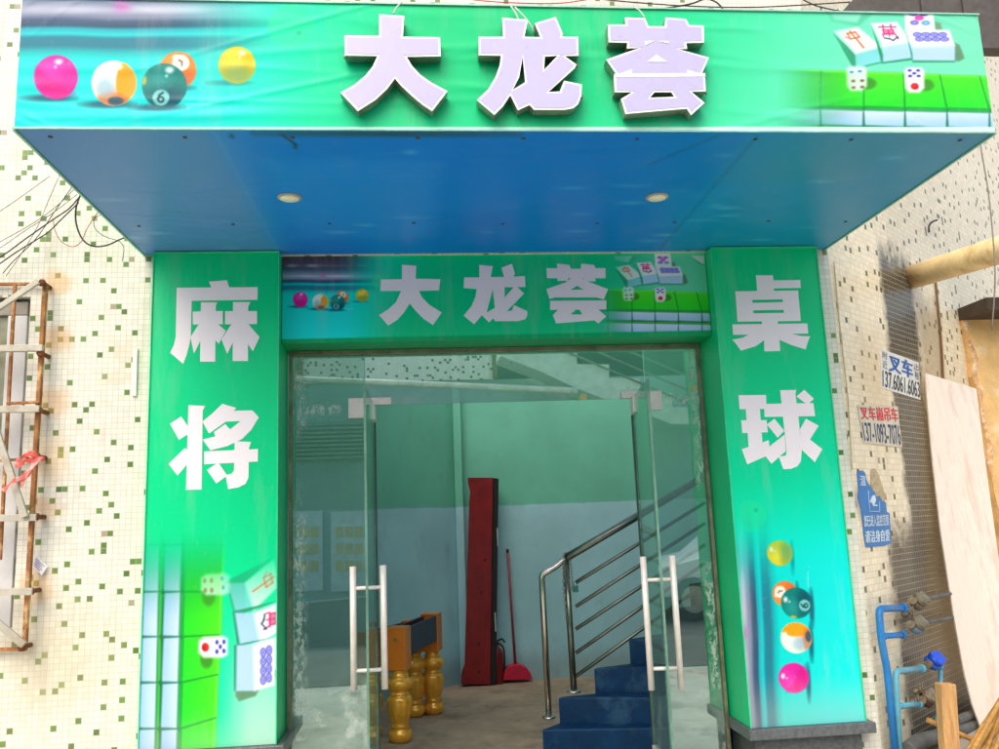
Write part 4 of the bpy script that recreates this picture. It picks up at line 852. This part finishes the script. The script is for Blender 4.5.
# red ribbon knotted round the post
rb = thing('red_ribbon', 'faded red and white ribbon knotted on the grille post', 'ribbon', tuple(g(38, 462, -.12)))
ribm = pm('ribbon_red', (226, 92, 84), .75, var=.25, sc=14, dirt=(246, 206, 198), dirt_amt=.9)
def strip(pts, w0, y=-.12, nm='tail'):
    P = spline([g(u, v, y - .012 * sin(i * 1.7)) for i, (u, v) in enumerate(pts)], 6); mb = MB(); vs = []
    for i, p in enumerate(P):
        t_ = (P[min(i + 1, len(P) - 1)] - P[max(0, i - 1)]).normalized(); s_ = t_.cross(Vector((sin(i * .4) * .6, 1, cos(i * .5) * .3))).normalized(); w_ = w0 * (1 + .3 * sin(i * .9))
        vs += [p - s_ * w_ / 2, p + Vector((0, -.006 * (i % 2), 0)), p + s_ * w_ / 2]
    mb.add(vs, [f for i in range(len(P) - 1) for f in ((3 * i, 3 * i + 1, 3 * i + 4, 3 * i + 3), (3 * i + 1, 3 * i + 2, 3 * i + 5, 3 * i + 4))], 0, True); return obj(nm, mb, ribm, rb)
strip([(38, 459), (30, 470), (22, 477), (12, 482), (3, 491)], .022); strip([(38, 458), (30, 455), (22, 457), (15, 465)], .018, -.115, 'loop'); strip([(15, 465), (18, 467), (25, 461), (37, 460)], .018, -.125, 'loop'); strip([(37, 460), (41, 458), (44, 461)], .022, -.128); strip([(34, 463), (28, 474), (20, 482)], .018, -.13); strip([(37, 460), (31, 472), (25, 479), (21, 487)], .014, -.11); strip([(38, 458), (33, 452), (27, 456), (30, 464)], .016, -.118, 'loop')
# tag, white strip
lab = pm('paper_label', (236, 234, 236), .6, var=.06); ink = pm('faint_ink', (150, 146, 176), .6)
t = thing('paper_tag', 'small white paper tag hanging tilted on the wall beside the grille', 'tag', tuple(g(39, 566, YW - .02)))
tg = [(34.5, 555), (47.5, 566.5), (41.5, 575.5), (32.5, 566)]
mb = MB(); mb.prism([g(u, v, YW - .02) for u, v in tg], (0, .002, 0)); obj('paper', mb, lab, t)
for k in range(4):
    f0 = .2 + k * .2; a = Vector(tg[0]).lerp(Vector(tg[3]), f0); b = Vector(tg[1]).lerp(Vector(tg[2]), f0); a, b = a.lerp(b, .12), a.lerp(b, .86 - .15 * (k % 2))
    mb = MB(); mb.bar(g(a.x, a.y, YW - .0215), g(b.x, b.y, YW - .0215), .001, .004); obj('printed_line', mb, ink, t)
mb = MB(); mb.prism([g(u, v, YW - .004) for u, v in ((134, 348), (138, 348.3), (136.6, 396), (132, 395.6))], (0, -.012, 0))
tag(obj('plastic_strip', mb, pm('white_plastic', (240, 238, 226), .5, var=.04), loc=g(135, 396, YW)), 'short white plastic strip fixed upright on the tiled wall left of the left pillar', 'strip')

# ------------------------------------------------------------------ loose cables
cab = {'black': pm('cable_black', (52, 40, 44), .6), 'grey': pm('cable_grey', (126, 112, 104), .6), 'red': pm('cable_red', (196, 70, 76), .6)}
def cable(pts, r, colr, label, ys=(.02, .02), grp='loose cables beside the canopy'):
    n = len(pts); P = [at(u, v, Y=ys[0] + (ys[1] - ys[0]) * i / (n - 1) - .006 * sin(i * 2.1)) for i, (u, v) in enumerate(pts)]
    P = spline(P, 8) if n > 2 else P
    mb = MB(); mb.tube(P, r * .7, 6); tag(obj('cable', mb, cab[colr], loc=P[-1]), label, 'cable', grp)
def cz(l): return [(x / 6.66, 180 + y / 6.66) for x, y in l]
cable(cz([(-300, 390), (0, 207), (160, 98), (330, -25)]), .003, 'grey', 'thin grey cable, the highest of those rising from the left edge to the canopy', (.03, 0))
cable(cz([(400, -40), (330, 120), (240, 330), (110, 540), (40, 640)]), .003, 'grey', 'thin grey cable, steepest of those beside the canopy edge', (.03, -.03))
cable(cz([(535, 105), (460, 190), (355, 262), (180, 385), (0, 515), (-300, 700)]), .0055, 'black', 'thick dark cable running from the canopy edge down to the left edge', (-.1, .02))
cable(cz([(525, 150), (400, 270), (330, 340), (240, 400), (110, 480), (-120, 640)]), .005, 'black', 'dark cable sagging just below the thick dark one', (-.1, .02))
cable(cz([(485, 40), (420, 130), (360, 215), (240, 390), (90, 540), (20, 620)]), .0035, 'black', 'thin dark cable crossing the bundle near the canopy corner', (-.06, .02))
cable(cz([(500, 55), (370, 180), (200, 300), (0, 412), (-200, 530)]), .003, 'grey', 'thin grey cable, second from the top at the left edge', (-.06, .03))
cable(cz([(515, 95), (350, 220), (170, 335), (0, 452), (-200, 560)]), .003, 'grey', 'thin grey cable, third from the top at the left edge', (-.06, .03))
cable(cz([(535, 100), (508, 180), (505, 270), (530, 360), (575, 420), (640, 443), (720, 432), (790, 400), (850, 375)]), .007, 'black', 'thick black cable hanging in a loop under the canopy edge', (-.1, .02))
cable(cz([(355, 268), (368, 340), (400, 400), (450, 436), (500, 441), (545, 405), (570, 345), (610, 275), (655, 238), (700, 225)]), .0032, 'red', 'thin red cable curling in a loop under the canopy edge', (-.02, .02))
cable(cz([(665, 200), (630, 250), (628, 310), (665, 355), (720, 385), (780, 402), (812, 425), (825, 465), (815, 540)]), .003, 'black', 'thin dark cable dropping below the canopy corner', (-.02, .05))
cable([(975, 100), (981, 148), (988, 190), (993, 238), (995, 280), (992, 330)], .006, 'grey', 'brown cable hanging in front of the fat pipe at upper right', (-.35, -.5), 'loose cables at the right')
cable([(560, -6), (620, 1), (690, 6), (760, 7), (850, 2)], .006, 'black', 'dark cable running level above the banner', (.02, .02), 'loose cables above the banner')
cable([(660, 9), (690, 4), (705, -1), (716, 2), (724, 10)], .008, 'black', 'thick dark cable arching above the last built-up letter', (-.02, -.02), 'loose cables above the banner')
cable([(440, -4), (500, 2), (560, 3), (600, -3), (640, -8)], .005, 'red', 'reddish cable above the middle of the banner', (.03, .03), 'loose cables above the banner')
cable([(795, -5), (812, 4), (825, 8), (845, 12)], .006, 'black', 'short dark cable beside the rain hood', (.02, .02), 'loose cables above the banner')
mb = MB(); P = spline([wl(u, v, .02) for u, v in ((966, 292), (964, 284), (967, 277), (973, 274))], 6)
mb = MB(); mb.tube(spline([wl(u, v, .03) for u, v in ((929, 232), (929, 226), (932, 222), (937, 220))], 6), .008, 8)
tag(obj('cable', mb, cab['black'], loc=wl(929, 232)), 'short dark cable stub curling out of the angled wall above the fat pipe', 'cable')
mb = MB(); mb.tube(spline([wl(u, v, .012) for u, v in ((935, 275), (941, 340), (944, 400), (950, 520))], 6), .009, 8)
tag(obj('cable', mb, pm('brown_cable', (120, 84, 44), .7), loc=wl(945, 420)), 'brown cable running down the angled wall behind the pink board', 'cable')
mb = MB(); mb.tube(spline([wl(u, v, .012) for u, v in ((834, 262), (838, 310), (843, 355), (848, 400), (852, 470))], 6), .004, 6)
tag(obj('cable', mb, pm('tile_cable', (196, 180, 140), .6), loc=wl(850, 470)), 'pale thin cable on the wall right of the right pillar', 'cable')

# ------------------------------------------------------------------ stickers on the angled wall
DG = bpy.context.evaluated_depsgraph_get
def text_mesh(body, off=0.):
    """filled outlines of a line of writing, scaled into the unit square"""
    cu = bpy.data.curves.new('t', 'FONT'); cu.body = body; cu.size = 1; cu.offset = off; cu.resolution_u = 3
    o = bpy.data.objects.new('t', cu); COL.objects.link(o); bpy.context.view_layer.update()
    me = bpy.data.meshes.new_from_object(o.evaluated_get(DG())); vs = np.array([v.co[:2] for v in me.vertices]) if len(me.vertices) else np.zeros((0, 2)); fs = [list(p.vertices) for p in me.polygons]
    bpy.data.objects.remove(o); bpy.data.curves.remove(cu); bpy.data.meshes.remove(me)
    if len(vs): mn, mx = vs.min(0), vs.max(0); vs = (vs - mn) / np.maximum(mx - mn, 1e-6)
    return vs, fs
def write_on(quad, body, box, mat, parent, off=0., lift=.0015, name='lettering', side=(0, 0, 0)):
    """quad = TL, TR, BR, BL world corners; box = (u0, v0, u1, v1) inside it with v down"""
    vs, fs = text_mesh(body)
    if not len(vs): return
    TL, TR, BR, BL = [Vector(q) for q in quad]; u0, v0, u1, v1 = box; mb = MB()
    nr = (TR - TL).cross(BL - TL).normalized()
    if nr.dot(CAM - TL) < 0: nr = -nr
    k = off * 1.1 / max(1, len(body) * .6) * (u1 - u0); kv = off * .9 * (v1 - v0) * .6
    for i, (du, dv) in enumerate([(0, 0), (k, 0), (-k, 0), (0, kv), (0, -kv)] if off else [(0, 0)]):
        out = []
        for x, y in vs:
            u = u0 + (u1 - u0) * x + du; v = v1 + (v0 - v1) * y + dv
            out.append((TL * (1 - u) + TR * u) * (1 - v) + (BL * (1 - u) + BR * u) * v + nr * (lift + i * .00015))
        mb.add(out, fs)
    return obj(name, mb, mat, parent, fix=False)
def sticker(name, label, corners, paper, n_off=.002):
    q = [wl(u, v, n_off) for u, v in corners]; t = thing(name, label, 'sticker', tuple(q[3]))
    mb = MB(); mb.prism(q, tuple(CN * -.0015)); obj('paper', mb, paper, t); return t, q
blue_ink = pm('blue_ink', (24, 92, 172), .5, var=.15, sc=20); black_ink = pm('black_ink', (34, 34, 44), .5, var=.3, sc=20); red_ink = pm('red_ink', (222, 44, 58), .5, var=.2, sc=20); navy_ink = pm('navy_ink', (36, 52, 104), .5, var=.2, sc=20); grey_ink = pm('grey_ink', (80, 80, 80), .6)
paper = pm('sticker_paper', (226, 226, 218), .5, var=.06, sc=12, dirt=(170, 160, 140), dirt_amt=.4)
t, q = sticker('advert_sticker', 'white sticker with blue characters 叉车 over a black phone number on the angled wall', [(881.3, 348.8), (919, 362.6), (920.5, 399.8), (881.8, 388)], paper)
write_on(q, '叉车', (.18, .06, .80, .50), blue_ink, t, .028); write_on(q, '137.6061.6063', (.02, .54, .985, .95), black_ink, t, .02)
write_on(q, '附', (.02, .05, .14, .24), grey_ink, t); write_on(q, '近', (.02, .28, .14, .48), grey_ink, t); write_on(q, '出', (.86, .06, .98, .24), grey_ink, t); write_on(q, '租', (.86, .28, .98, .48), grey_ink, t)
t, q = sticker('advert_sticker', 'pale sticker with red characters over a navy phone number, lower on the angled wall', [(857.6, 404.9), (897.7, 406.5), (901.7, 447.4), (863.7, 442.6)], pm('sticker_paper_old', (216, 210, 186), .5, var=.08, sc=12, dirt=(190, 176, 140), dirt_amt=.6), .0045)
write_on(q, '叉车崮吊车', (.03, .03, .97, .38), red_ink, t, .022); write_on(q, '137-1093-7076', (.03, .46, .985, .95), navy_ink, t, .018)
# torn blue notice
bq = lambda l: [(840 + x / 7.49, 460 + y / 7.49) for x, y in l]
t = thing('blue_notice', 'torn bright blue notice with white writing low on the angled wall', 'notice', tuple(wl(866, 547)))
mb = MB(); mb.prism([wl(u, v, .004) for u, v in bq([(128, 92), (145, 80), (172, 80), (190, 98), (200, 150), (228, 205), (262, 240), (268, 272), (298, 272), (318, 310), (345, 318), (352, 390), (372, 400), (386, 622), (330, 645), (262, 650), (195, 656), (178, 560), (160, 370), (135, 280), (140, 235)])], tuple(CN * -.002)); obj('sheet', mb, pm('notice_blue', (8, 120, 190), .4, var=.12, sc=9), t)
wq = lambda l: [wl(u, v, .004) for u, v in bq(l)]; ww = pm('notice_white', (214, 232, 244), .5)
write_on(wq([(145, 115), (188, 120), (192, 192), (152, 192)]), '温', (0, 0, 1, 1), ww, t, .02)
write_on(wq([(176, 415), (358, 408), (362, 490), (180, 500)]), '您已进入监控范围', (0, 0, 1, 1), ww, t, .022)
write_on(wq([(186, 530), (366, 520), (372, 608), (190, 622)]), '请洁身自爱', (0, 0, 1, 1), ww, t, .026)
fr = [wl(u, v, .006) for u, v in bq([(212, 228), (222, 385), (298, 385), (296, 310)])]
mb = MB(); mb.tube(fr, .0022, 5); obj('pictogram_frame', mb, ww, t)
mb = MB(); mb.poly([wl(u, v, .0055) for u, v in bq([(222, 315), (240, 268), (262, 262), (270, 300), (258, 335), (282, 335), (282, 345), (250, 345), (236, 318)])]); obj('pictogram', mb, ww, t)
# paper scraps where notices were torn away
mb = MB(); mb.prism([wl(u, v, .004) for u, v in bq([(232, 70), (262, 62), (290, 110), (330, 235), (346, 262), (338, 300), (322, 312), (298, 268), (268, 262), (228, 195), (232, 150)])], tuple(CN * -.002))
tag(obj('paper_scrap', mb, pm('scrap_grey', (196, 176, 138), .8, var=.2, sc=30, dirt=(120, 96, 70)), loc=wl(880, 500)), 'grey torn paper scrap left above the blue notice', 'paper scrap')

# ------------------------------------------------------------------ water pipes and meters
bluep = pm('blue_pipe', (26, 120, 190), .45, var=.15, sc=9, dirt=(90, 140, 160), dirt_amt=.5); tealp = pm('pale_blue_pipe', (96, 170, 190), .45, var=.15, sc=9, dirt=(130, 150, 140), dirt_amt=.5); greyp = pm('grey_pipe', (92, 94, 90), .6, var=.25, sc=8, dirt=(60, 54, 46))
brass = pm('old_brass', (136, 122, 98), .6, .35, var=.4, sc=22, dirt=(70, 66, 58), dirt_amt=.7, bump=.4); meter = pm('meter_body', (128, 122, 100), .6, .2, var=.35, sc=18, dirt=(82, 70, 56), dirt_amt=.7, bump=.3)
mz = lambda l, off=.07: [wl(850 + x / 4.43, 580 + y / 4.43, off) for x, y in l]
def pipe(root, pts, r, mat, nm='pipe', off=.07, fit=True):
    P = mz(pts, off); Q = []
    for i, p in enumerate(P):                                # rounded elbows
        if 0 < i < len(P) - 1:
            a = (P[i - 1] - p).normalized(); b = (P[i + 1] - p).normalized(); k = r * 1.5; Q += [p + a * k, p + (a + b) * k * .28, p + b * k]
        else: Q.append(p)
    mb = MB(); mb.tube(Q, r, 14); o = obj(nm, mb, mat, root)
    if fit:
        for i in (0, len(P) - 1):
            j = 1 if i == 0 else len(P) - 2; d = (P[j] - P[i]).normalized(); mb = MB(); mb.tube([P[i] - d * .001, P[i] + d * .035], r * 1.28, 14); obj('coupling', mb, mat, o)
    return o
t = thing('water_pipe', 'bright blue water pipe with two branches standing at the wall corner', 'pipe', tuple(mz([(200, 760)])[0]))
pipe(t, [(203, 800), (165, 400), (138, 262), (128, 128), (240, 124)], .021, bluep); pipe(t, [(140, 250), (238, 242)], .017, bluep, 'branch')
t = thing('water_pipe', 'pale blue water pipe bent towards the blue capped meter', 'pipe', tuple(mz([(215, 760)])[0]))
pipe(t, [(220, 800), (207, 560), (202, 406), (322, 392)], .019, tealp, off=.075); pipe(t, [(209, 560), (312, 550)], .017, tealp, 'branch', .075); pipe(t, [(402, 372), (400, 470), (385, 640)], .013, tealp, 'riser', .09)
def wmeter(label, x, y, cap, body, pipe_pts, tilt=0.25, r=.047):
    c = mz([(x, y)], .09)[0]; t = thing('water_meter', label, 'water meter', tuple(c), 'water meters on the angled wall')
    ax = (CD + Vector((0, 0, -tilt))).normalized(); up = (CN * .75 + Vector((0, 0, .65))).normalized()
    mb = MB(); mb.tube([c - ax * .085, c - ax * .06, c - ax * .055, c + ax * .055, c + ax * .06, c + ax * .085], [.024, .024, .017, .017, .024, .024], 12); obj('connector', mb, brass, t)
    mb = MB(); mb.lathe([(.03, -.035), (r * .95, -.02), (r, 0), (r * .9, .014)], c, 24, axis=up); obj('body', mb, body, t)
    mb = MB(); mb.lathe([(r * .92, .015), (r * 1.02, .02), (r * 1.02, .038), (r * .9, .046)], c, 24, axis=up); d = obj('collar', mb, cap, t)
    mb = MB(); k = up * .05; h = c + k; e = (CD * 1.0 + up * .15).normalized(); mb.bar(h - e * r * .95, h + e * r * 1.05, r * 1.6, .012, up=up); obj('lid', mb, cap, d, bevel=.006)
    if pipe_pts: pipe(t, pipe_pts, .013, greyp, 'outlet', .08, False)
    return t
wmeter('grey green water meter with lid, topmost of the meters', 298, 100, meter, brass, [(335, 85), (470, 55)])
wmeter('grey water meter with bluish body just under the topmost one', 290, 205, meter, pm('meter_blue_grey', (104, 138, 160), .5, .1, var=.3, sc=18, dirt=(90, 90, 80)), [(330, 190), (490, 160)])
wmeter('water meter with bright blue plastic cap', 366, 365, pm('bright_blue_cap', (24, 78, 206), .35, var=.12), pm('blue_meter_body', (30, 96, 196), .4, var=.15), None, .0, .05)
wmeter('rusty brown water meter low beside the wooden post', 338, 530, brass, pm('rusty_meter', (96, 66, 50), .7, .3, var=.4, sc=20, bump=.4), None, .1)
for pts, r, lb in (([(250, 755), (310, 715), (400, 690), (560, 640), (640, 615)], .042, 'thick grey pipe lying low behind the wooden post'), ([(470, 625), (560, 588), (640, 560)], .03, 'dark grey pipe running right above the thick one')):
    mb = MB(); mb.tube(spline(mz(pts, .1), 5), r, 16); tag(obj('waste_pipe', mb, greyp, loc=mz(pts, .1)[0]), lb, 'pipe', 'low grey pipes')
for (x, y, a, b) in ((255, 150, .018, .035), (270, 190, .016, .022), (300, 490, .02, .03), (285, 540, .02, .026)):        # taps and unions
    c = mz([(x, y)], .06)[0]; t = thing('stop_valve', {255: 'corroded valve left of the topmost meter', 270: 'small valve between the two grey meters', 300: 'corroded valve above the rusty meter', 285: 'corroded union left of the rusty meter'}[x], 'valve', tuple(c), 'corroded valves between the meters')
    mb = MB(); mb.lathe([(a * .6, -b), (a, -b * .8), (a, -b * .2), (a * .55, 0), (a * .55, b * .4), (a * 1.1, b * .5), (a * 1.1, b * .75)], c, 10, axis=CN + Vector((.3, 0, .4))); obj('valve_body', mb, brass, t)
    mb = MB(); h = c + (CN + Vector((.3, 0, .4))).normalized() * b; mb.bar(h - Vector((0, 0, .035)), h + Vector((0, 0, .035)), .012, .008, up=CN); obj('valve_handle', mb, brass, t, bevel=.003)

# ------------------------------------------------------------------ board, post, sticks
pink = pm('pink_board', (236, 222, 206), .65, var=.07, sc=3.5, dirt=(206, 172, 152), dirt_amt=.55, stretch=(4, 1, .6), bump=.08)
BP = wl(926, 373, .02); BN = Vector((.12, -1, .10)).normalized(); BPL = (Vector((BP.x, BP.y - .05, BP.z)), BN)
def bpt(u, v): return at(u, v, pl=BPL)
outl = [(925.6, 373), (950, 380.5), (976.6, 388.6), (984, 450), (993, 516), (1002, 580), (1012, 640), (1018, 690), (1010, 708), (996, 722), (982, 731), (972.5, 705), (965, 676), (959.5, 646), (954, 616), (949, 584), (945, 558), (941, 532), (937, 498), (933, 464), (929, 420)]
mb = MB(); mb.prism([bpt(u, v) for u, v in outl], tuple(BN * -.016))
tag(obj('leaning_board', mb, [pink], loc=bpt(982, 731), bevel=.003), 'tall pale pink board with curved foot leaning against the plaster pier', 'board')
wood = pm('rough_wood', (198, 152, 96), .8, var=.25, sc=12, dirt=(150, 100, 62), dirt_amt=.5, stretch=(4, 4, .5), bump=.3)
pt_ = at(946, 690, Y=-.16); pb_ = at(951, 775, Y=-.16); d_ = (pt_ - pb_).normalized(); pf = pb_ + d_ * ((kz - .0 - pb_.z) / d_.z)
mb = MB(); mb.bar(pf, pt_ + Vector((0, 0, .035)), .088, .065, up=(0, -1, 0))
tag(obj('wooden_post', mb, wood, loc=pf, bevel=.006), 'short square wooden post standing in front of the water meters', 'post')
bam = pm('bamboo', (186, 138, 66), .55, var=.25, sc=9, dirt=(128, 88, 40), dirt_amt=.5, stretch=(2, 2, 6))
mb = MB(); a_ = at(927.5, 720, Y=.0); b_ = at(1012, 757, Y=-.05); mb.tube([a_, a_.lerp(b_, .5), b_], [.015, .014, .015], 12)
tag(obj('stick', mb, bam, loc=b_), 'single bamboo stick lying across behind the wooden post', 'stick', 'bamboo sticks')
rr = random.Random(4)
sticks = [((1004, 694), (966, 752)), ((1006, 703), (972, 757)), ((1010, 708), (978, 760)), ((1000, 715), (982, 762)), ((1012, 716), (986, 762)), ((1014, 728), (992, 766)), ((1002, 730), (990, 765)), ((998, 705), (974, 748))]
lbs = ['highest and longest', 'second from the left', 'third from the left', 'short inner', 'fourth from the left', 'outermost right', 'lowest short', 'thinnest left']
for i, ((u0, v0), (u1, v1)) in enumerate(sticks):
    y = -.12 - .02 * i; a_ = at(u1, v1, Y=y); b_ = at(u0, v0, Y=y + .12); b_ = a_ + (b_ - a_) * 1.5; d_ = (b_ - a_).normalized(); a_ = a_ - d_ * max(0, (a_.z - kz - .014) / max(.2, d_.z))
    mb = MB(); n = 9; mb.tube([a_.lerp(b_, k / (n - 1)) for k in range(n)], [.011 + .002 * (k % 3 == 0) + .001 * (i % 3) for k in range(n)], 10)
    tag(obj('stick', mb, bam, loc=a_), 'bamboo stick in the bundle at the lower right corner, ' + lbs[i], 'stick', 'bamboo sticks')

# ------------------------------------------------------------------ across the yard (seen mirrored in the glass)
YO = -11.0
def mir(u, v, f=0.):                         # where a thing seen mirrored in the glass really stands across the yard (f in front of its wall)
    p = at(u, v, Y=2 * YG - YO - f); return Vector((p.x, YO + f, p.z))
ob = thing('opposite_building', 'pale tiled building across the yard with an outdoor stair, seen mirrored in the glass', 'building', (0, YO, 0))
mosO = mosaic('opposite_mosaic', (252, 250, 236), (236, 232, 214), (84, 100, 76), .09, pitch=.05, old=.1)
tl, trr = mir(308, 345), mir(494, 379)
mb = MB(); mb.box(tl.x - 5, trr.x, YO - .25, YO, trr.z, 5.25); obj('tiled_front', mb, mosO, ob)
mb = MB(); mb.box(tl.x - 5, trr.x + 6, YO - .3, YO - .05, 0, trr.z - .002); obj('lower_front', mb, pm('opp_wall', (150, 176, 172), .8, var=.12, sc=.8), ob)
mb = MB(); mb.box(trr.x + .002, trr.x + 6, YO - 1.6, YO - 1.4, trr.z - .35, 5.25); obj('stair_well_wall', mb, pm('opp_dark', (44, 58, 54), .9, var=.2, sc=.8), ob)
for (ua, ub) in ((291, 303), (492, 497)):
    a = mir(ua, 360); b = mir(ub, 360); mb = MB(); mb.box(a.x, b.x, YO + .002, YO + .06, trr.z + .01, 5.2); obj('brown_strip', mb, pm('opp_brown', (142, 112, 70), .8), ob)
a, b = mir(270, 378, 1.05), mir(577, 390.5, 1.05); mb = MB(); mb.tube([a, b], .055, 12); obj('gutter_pipe', mb, pm('opp_pipe', (240, 234, 214), .5), ob)
zig = [(500, 330), (548, 335), (548, 349.5), (577, 350), (577, 364), (609, 364.5), (609, 378), (640, 378.5), (640, 392), (672, 393), (672, 407), (704, 408), (704, 424), (672, 424), (578, 389), (540, 371), (500, 356)]
mb = MB(); mb.prism([mir(u, v, .95) for u, v in zig], (0, -.9, 0)); obj('outdoor_stair', mb, pm('opp_stair', (214, 224, 208), .85, var=.12), ob)
for dv in (0, 14, 27):
    a = mir(560, 322 + dv, .98); b = mir(720, 390 + dv, .98); mb = MB(); mb.tube([a, b], .02, 8); obj('stair_rail', mb, pm('opp_rail', (120, 124, 112), .5, .4), ob)
for i in range(9):
    p = mir(300, 425 + i * 4.2); mb = MB(); mb.box(-3.2, -.9, YO + .02, YO + .10, p.z - .03, p.z + .012); obj('louvre_slat', mb, pm('opp_louvre', (150, 160, 150), .7), ob)
nb = thing('notice_board', 'double notice board with rows of yellow sheets across the yard', 'notice board', tuple(mir(322, 575)))
for (u0, u1) in ((292, 320), (335, 364)):
    a, b = mir(u0 - 4, 512), mir(u1 + 3, 590); mb = MB(); mb.box(a.x, b.x, YO + .01, YO + .05, b.z, a.z); bd = obj('board_panel', mb, pm('board_panel', (206, 220, 220), .5), nb)
    for r_ in range(3):
        for c_ in range(3):
            p = mir(u0 + (c_ + .5) * (u1 - u0) / 3, 532 + r_ * 17); mb = MB(); mb.box(p.x - .07, p.x + .07, YO + .052, YO + .056, p.z - .1, p.z + .1); obj('yellow_sheet', mb, pm('yellow_sheet', (218, 190, 96), .7, var=.15, sc=9), bd)
mb = MB(); mb.prism([(-6, -6.2, 0), (-.6, -6.2, 0), (-.6, -6.2, .62), (-6, -6.2, .34)], (0, -.25, 0)); tag(obj('low_wall', mb, pm('opp_kerb', (96, 100, 96), .9, var=.2, sc=2), loc=(-3, -6.3, 0)), 'low grey ramp wall across the yard in front of the notice boards', 'wall')
# white car parked across the yard
cr = thing('parked_car', 'white hatchback parked across the yard, mirrored in the right glass', 'car', (4.6, -7.6, 0))
def car_sec(x, hw, z0, z1): return [(x, -hw, z0), (x, hw, z0), (x, hw, z1), (x, -hw, z1)]
cx0, cy0 = 2.85, -7.6; white = pm('car_white', (240, 240, 238), .25, var=.02, spec=.6)
prof = [(0, .35), (.06, .62), (.3, .78), (1.05, .92), (1.75, 1.44), (2.6, 1.50), (3.3, 1.44), (3.85, .98), (3.95, .6), (3.9, .35)]
mb = MB(); mb.prism([(cx0 + x, cy0 - .8, z) for x, z in prof], (0, 1.6, 0)); obj('body', mb, white, cr, bevel=.07)
gl_ = pm('car_glass', (20, 26, 28), .08, var=.05, spec=.7)
for s in (-1, 1):
    y = cy0 + s * .806
    for pts in ([(1.15, .97), (1.78, 1.37), (2.35, 1.41), (2.35, .97)], [(2.45, .97), (2.45, 1.41), (3.2, 1.37), (3.55, .99)]):
        mb = MB(); mb.prism([(cx0 + x, y, z) for x, z in pts], (0, -s * .004, 0)); obj('side_window', mb, gl_, cr)
    for x in (.75, 3.15):
        mb = MB(); mb.tube([(cx0 + x, y - s * .2, .31), (cx0 + x, y + s * .012, .31)], .31, 28); wl_ = obj('wheel', mb, pm('tyre', (24, 24, 24), .8), cr)
        mb = MB(); mb.tube([(cx0 + x, y + s * .013, .31), (cx0 + x, y + s * .02, .31)], .19, 24); obj('rim', mb, pm('rim', (170, 172, 174), .3, .8), wl_)
    mb = MB(); mb.box(cx0 - .0, cx0 + .06, cy0 + s * .62 - .14, cy0 + s * .62 + .14, .62, .72); obj('headlight', mb, pm('headlight', (220, 226, 230), .1), cr, bevel=.02)

# ------------------------------------------------------------------ world, light, output
w = bpy.data.worlds.new('World'); S.world = w; w.use_nodes = True; wn = w.node_tree
sky = wn.nodes.new('ShaderNodeTexSky'); sky.sky_type = 'NISHITA'; sky.sun_disc = False
EL = radians(50)        # sun direction: in front of the facade, a little to the left
sky.sun_elevation = EL; sky.dust_density = 4; sky.air_density = 1.2; sky.ozone_density = .6
sd = Vector((-.42 * cos(EL), -.91 * cos(EL), sin(EL))).normalized()
sky.sun_rotation = math.atan2(sd.x, sd.y)
bg = wn.nodes['Background']; wn.links.new(sky.outputs[0], bg.inputs[0]); bg.inputs[1].default_value = .26
sl = bpy.data.lights.new('sun', 'SUN'); sl.energy = 1.45; sl.angle = radians(50); sl.color = (1, .96, .9)
so = bpy.data.objects.new('sun', sl); COL.objects.link(so); so.rotation_euler = sd.to_track_quat('Z', 'Y').to_euler(); so.location = (-4, -9, 9)
S.view_settings.view_transform = 'Standard'; S.view_settings.look = 'None'; S.view_settings.exposure = 0
S.render.engine = 'CYCLES'; S.cycles.use_denoising = True
S.cycles.max_bounces = 10; S.cycles.transparent_max_bounces = 16; S.cycles.caustics_reflective = False; S.cycles.caustics_refractive = False
S.cycles.sample_clamp_indirect = 6
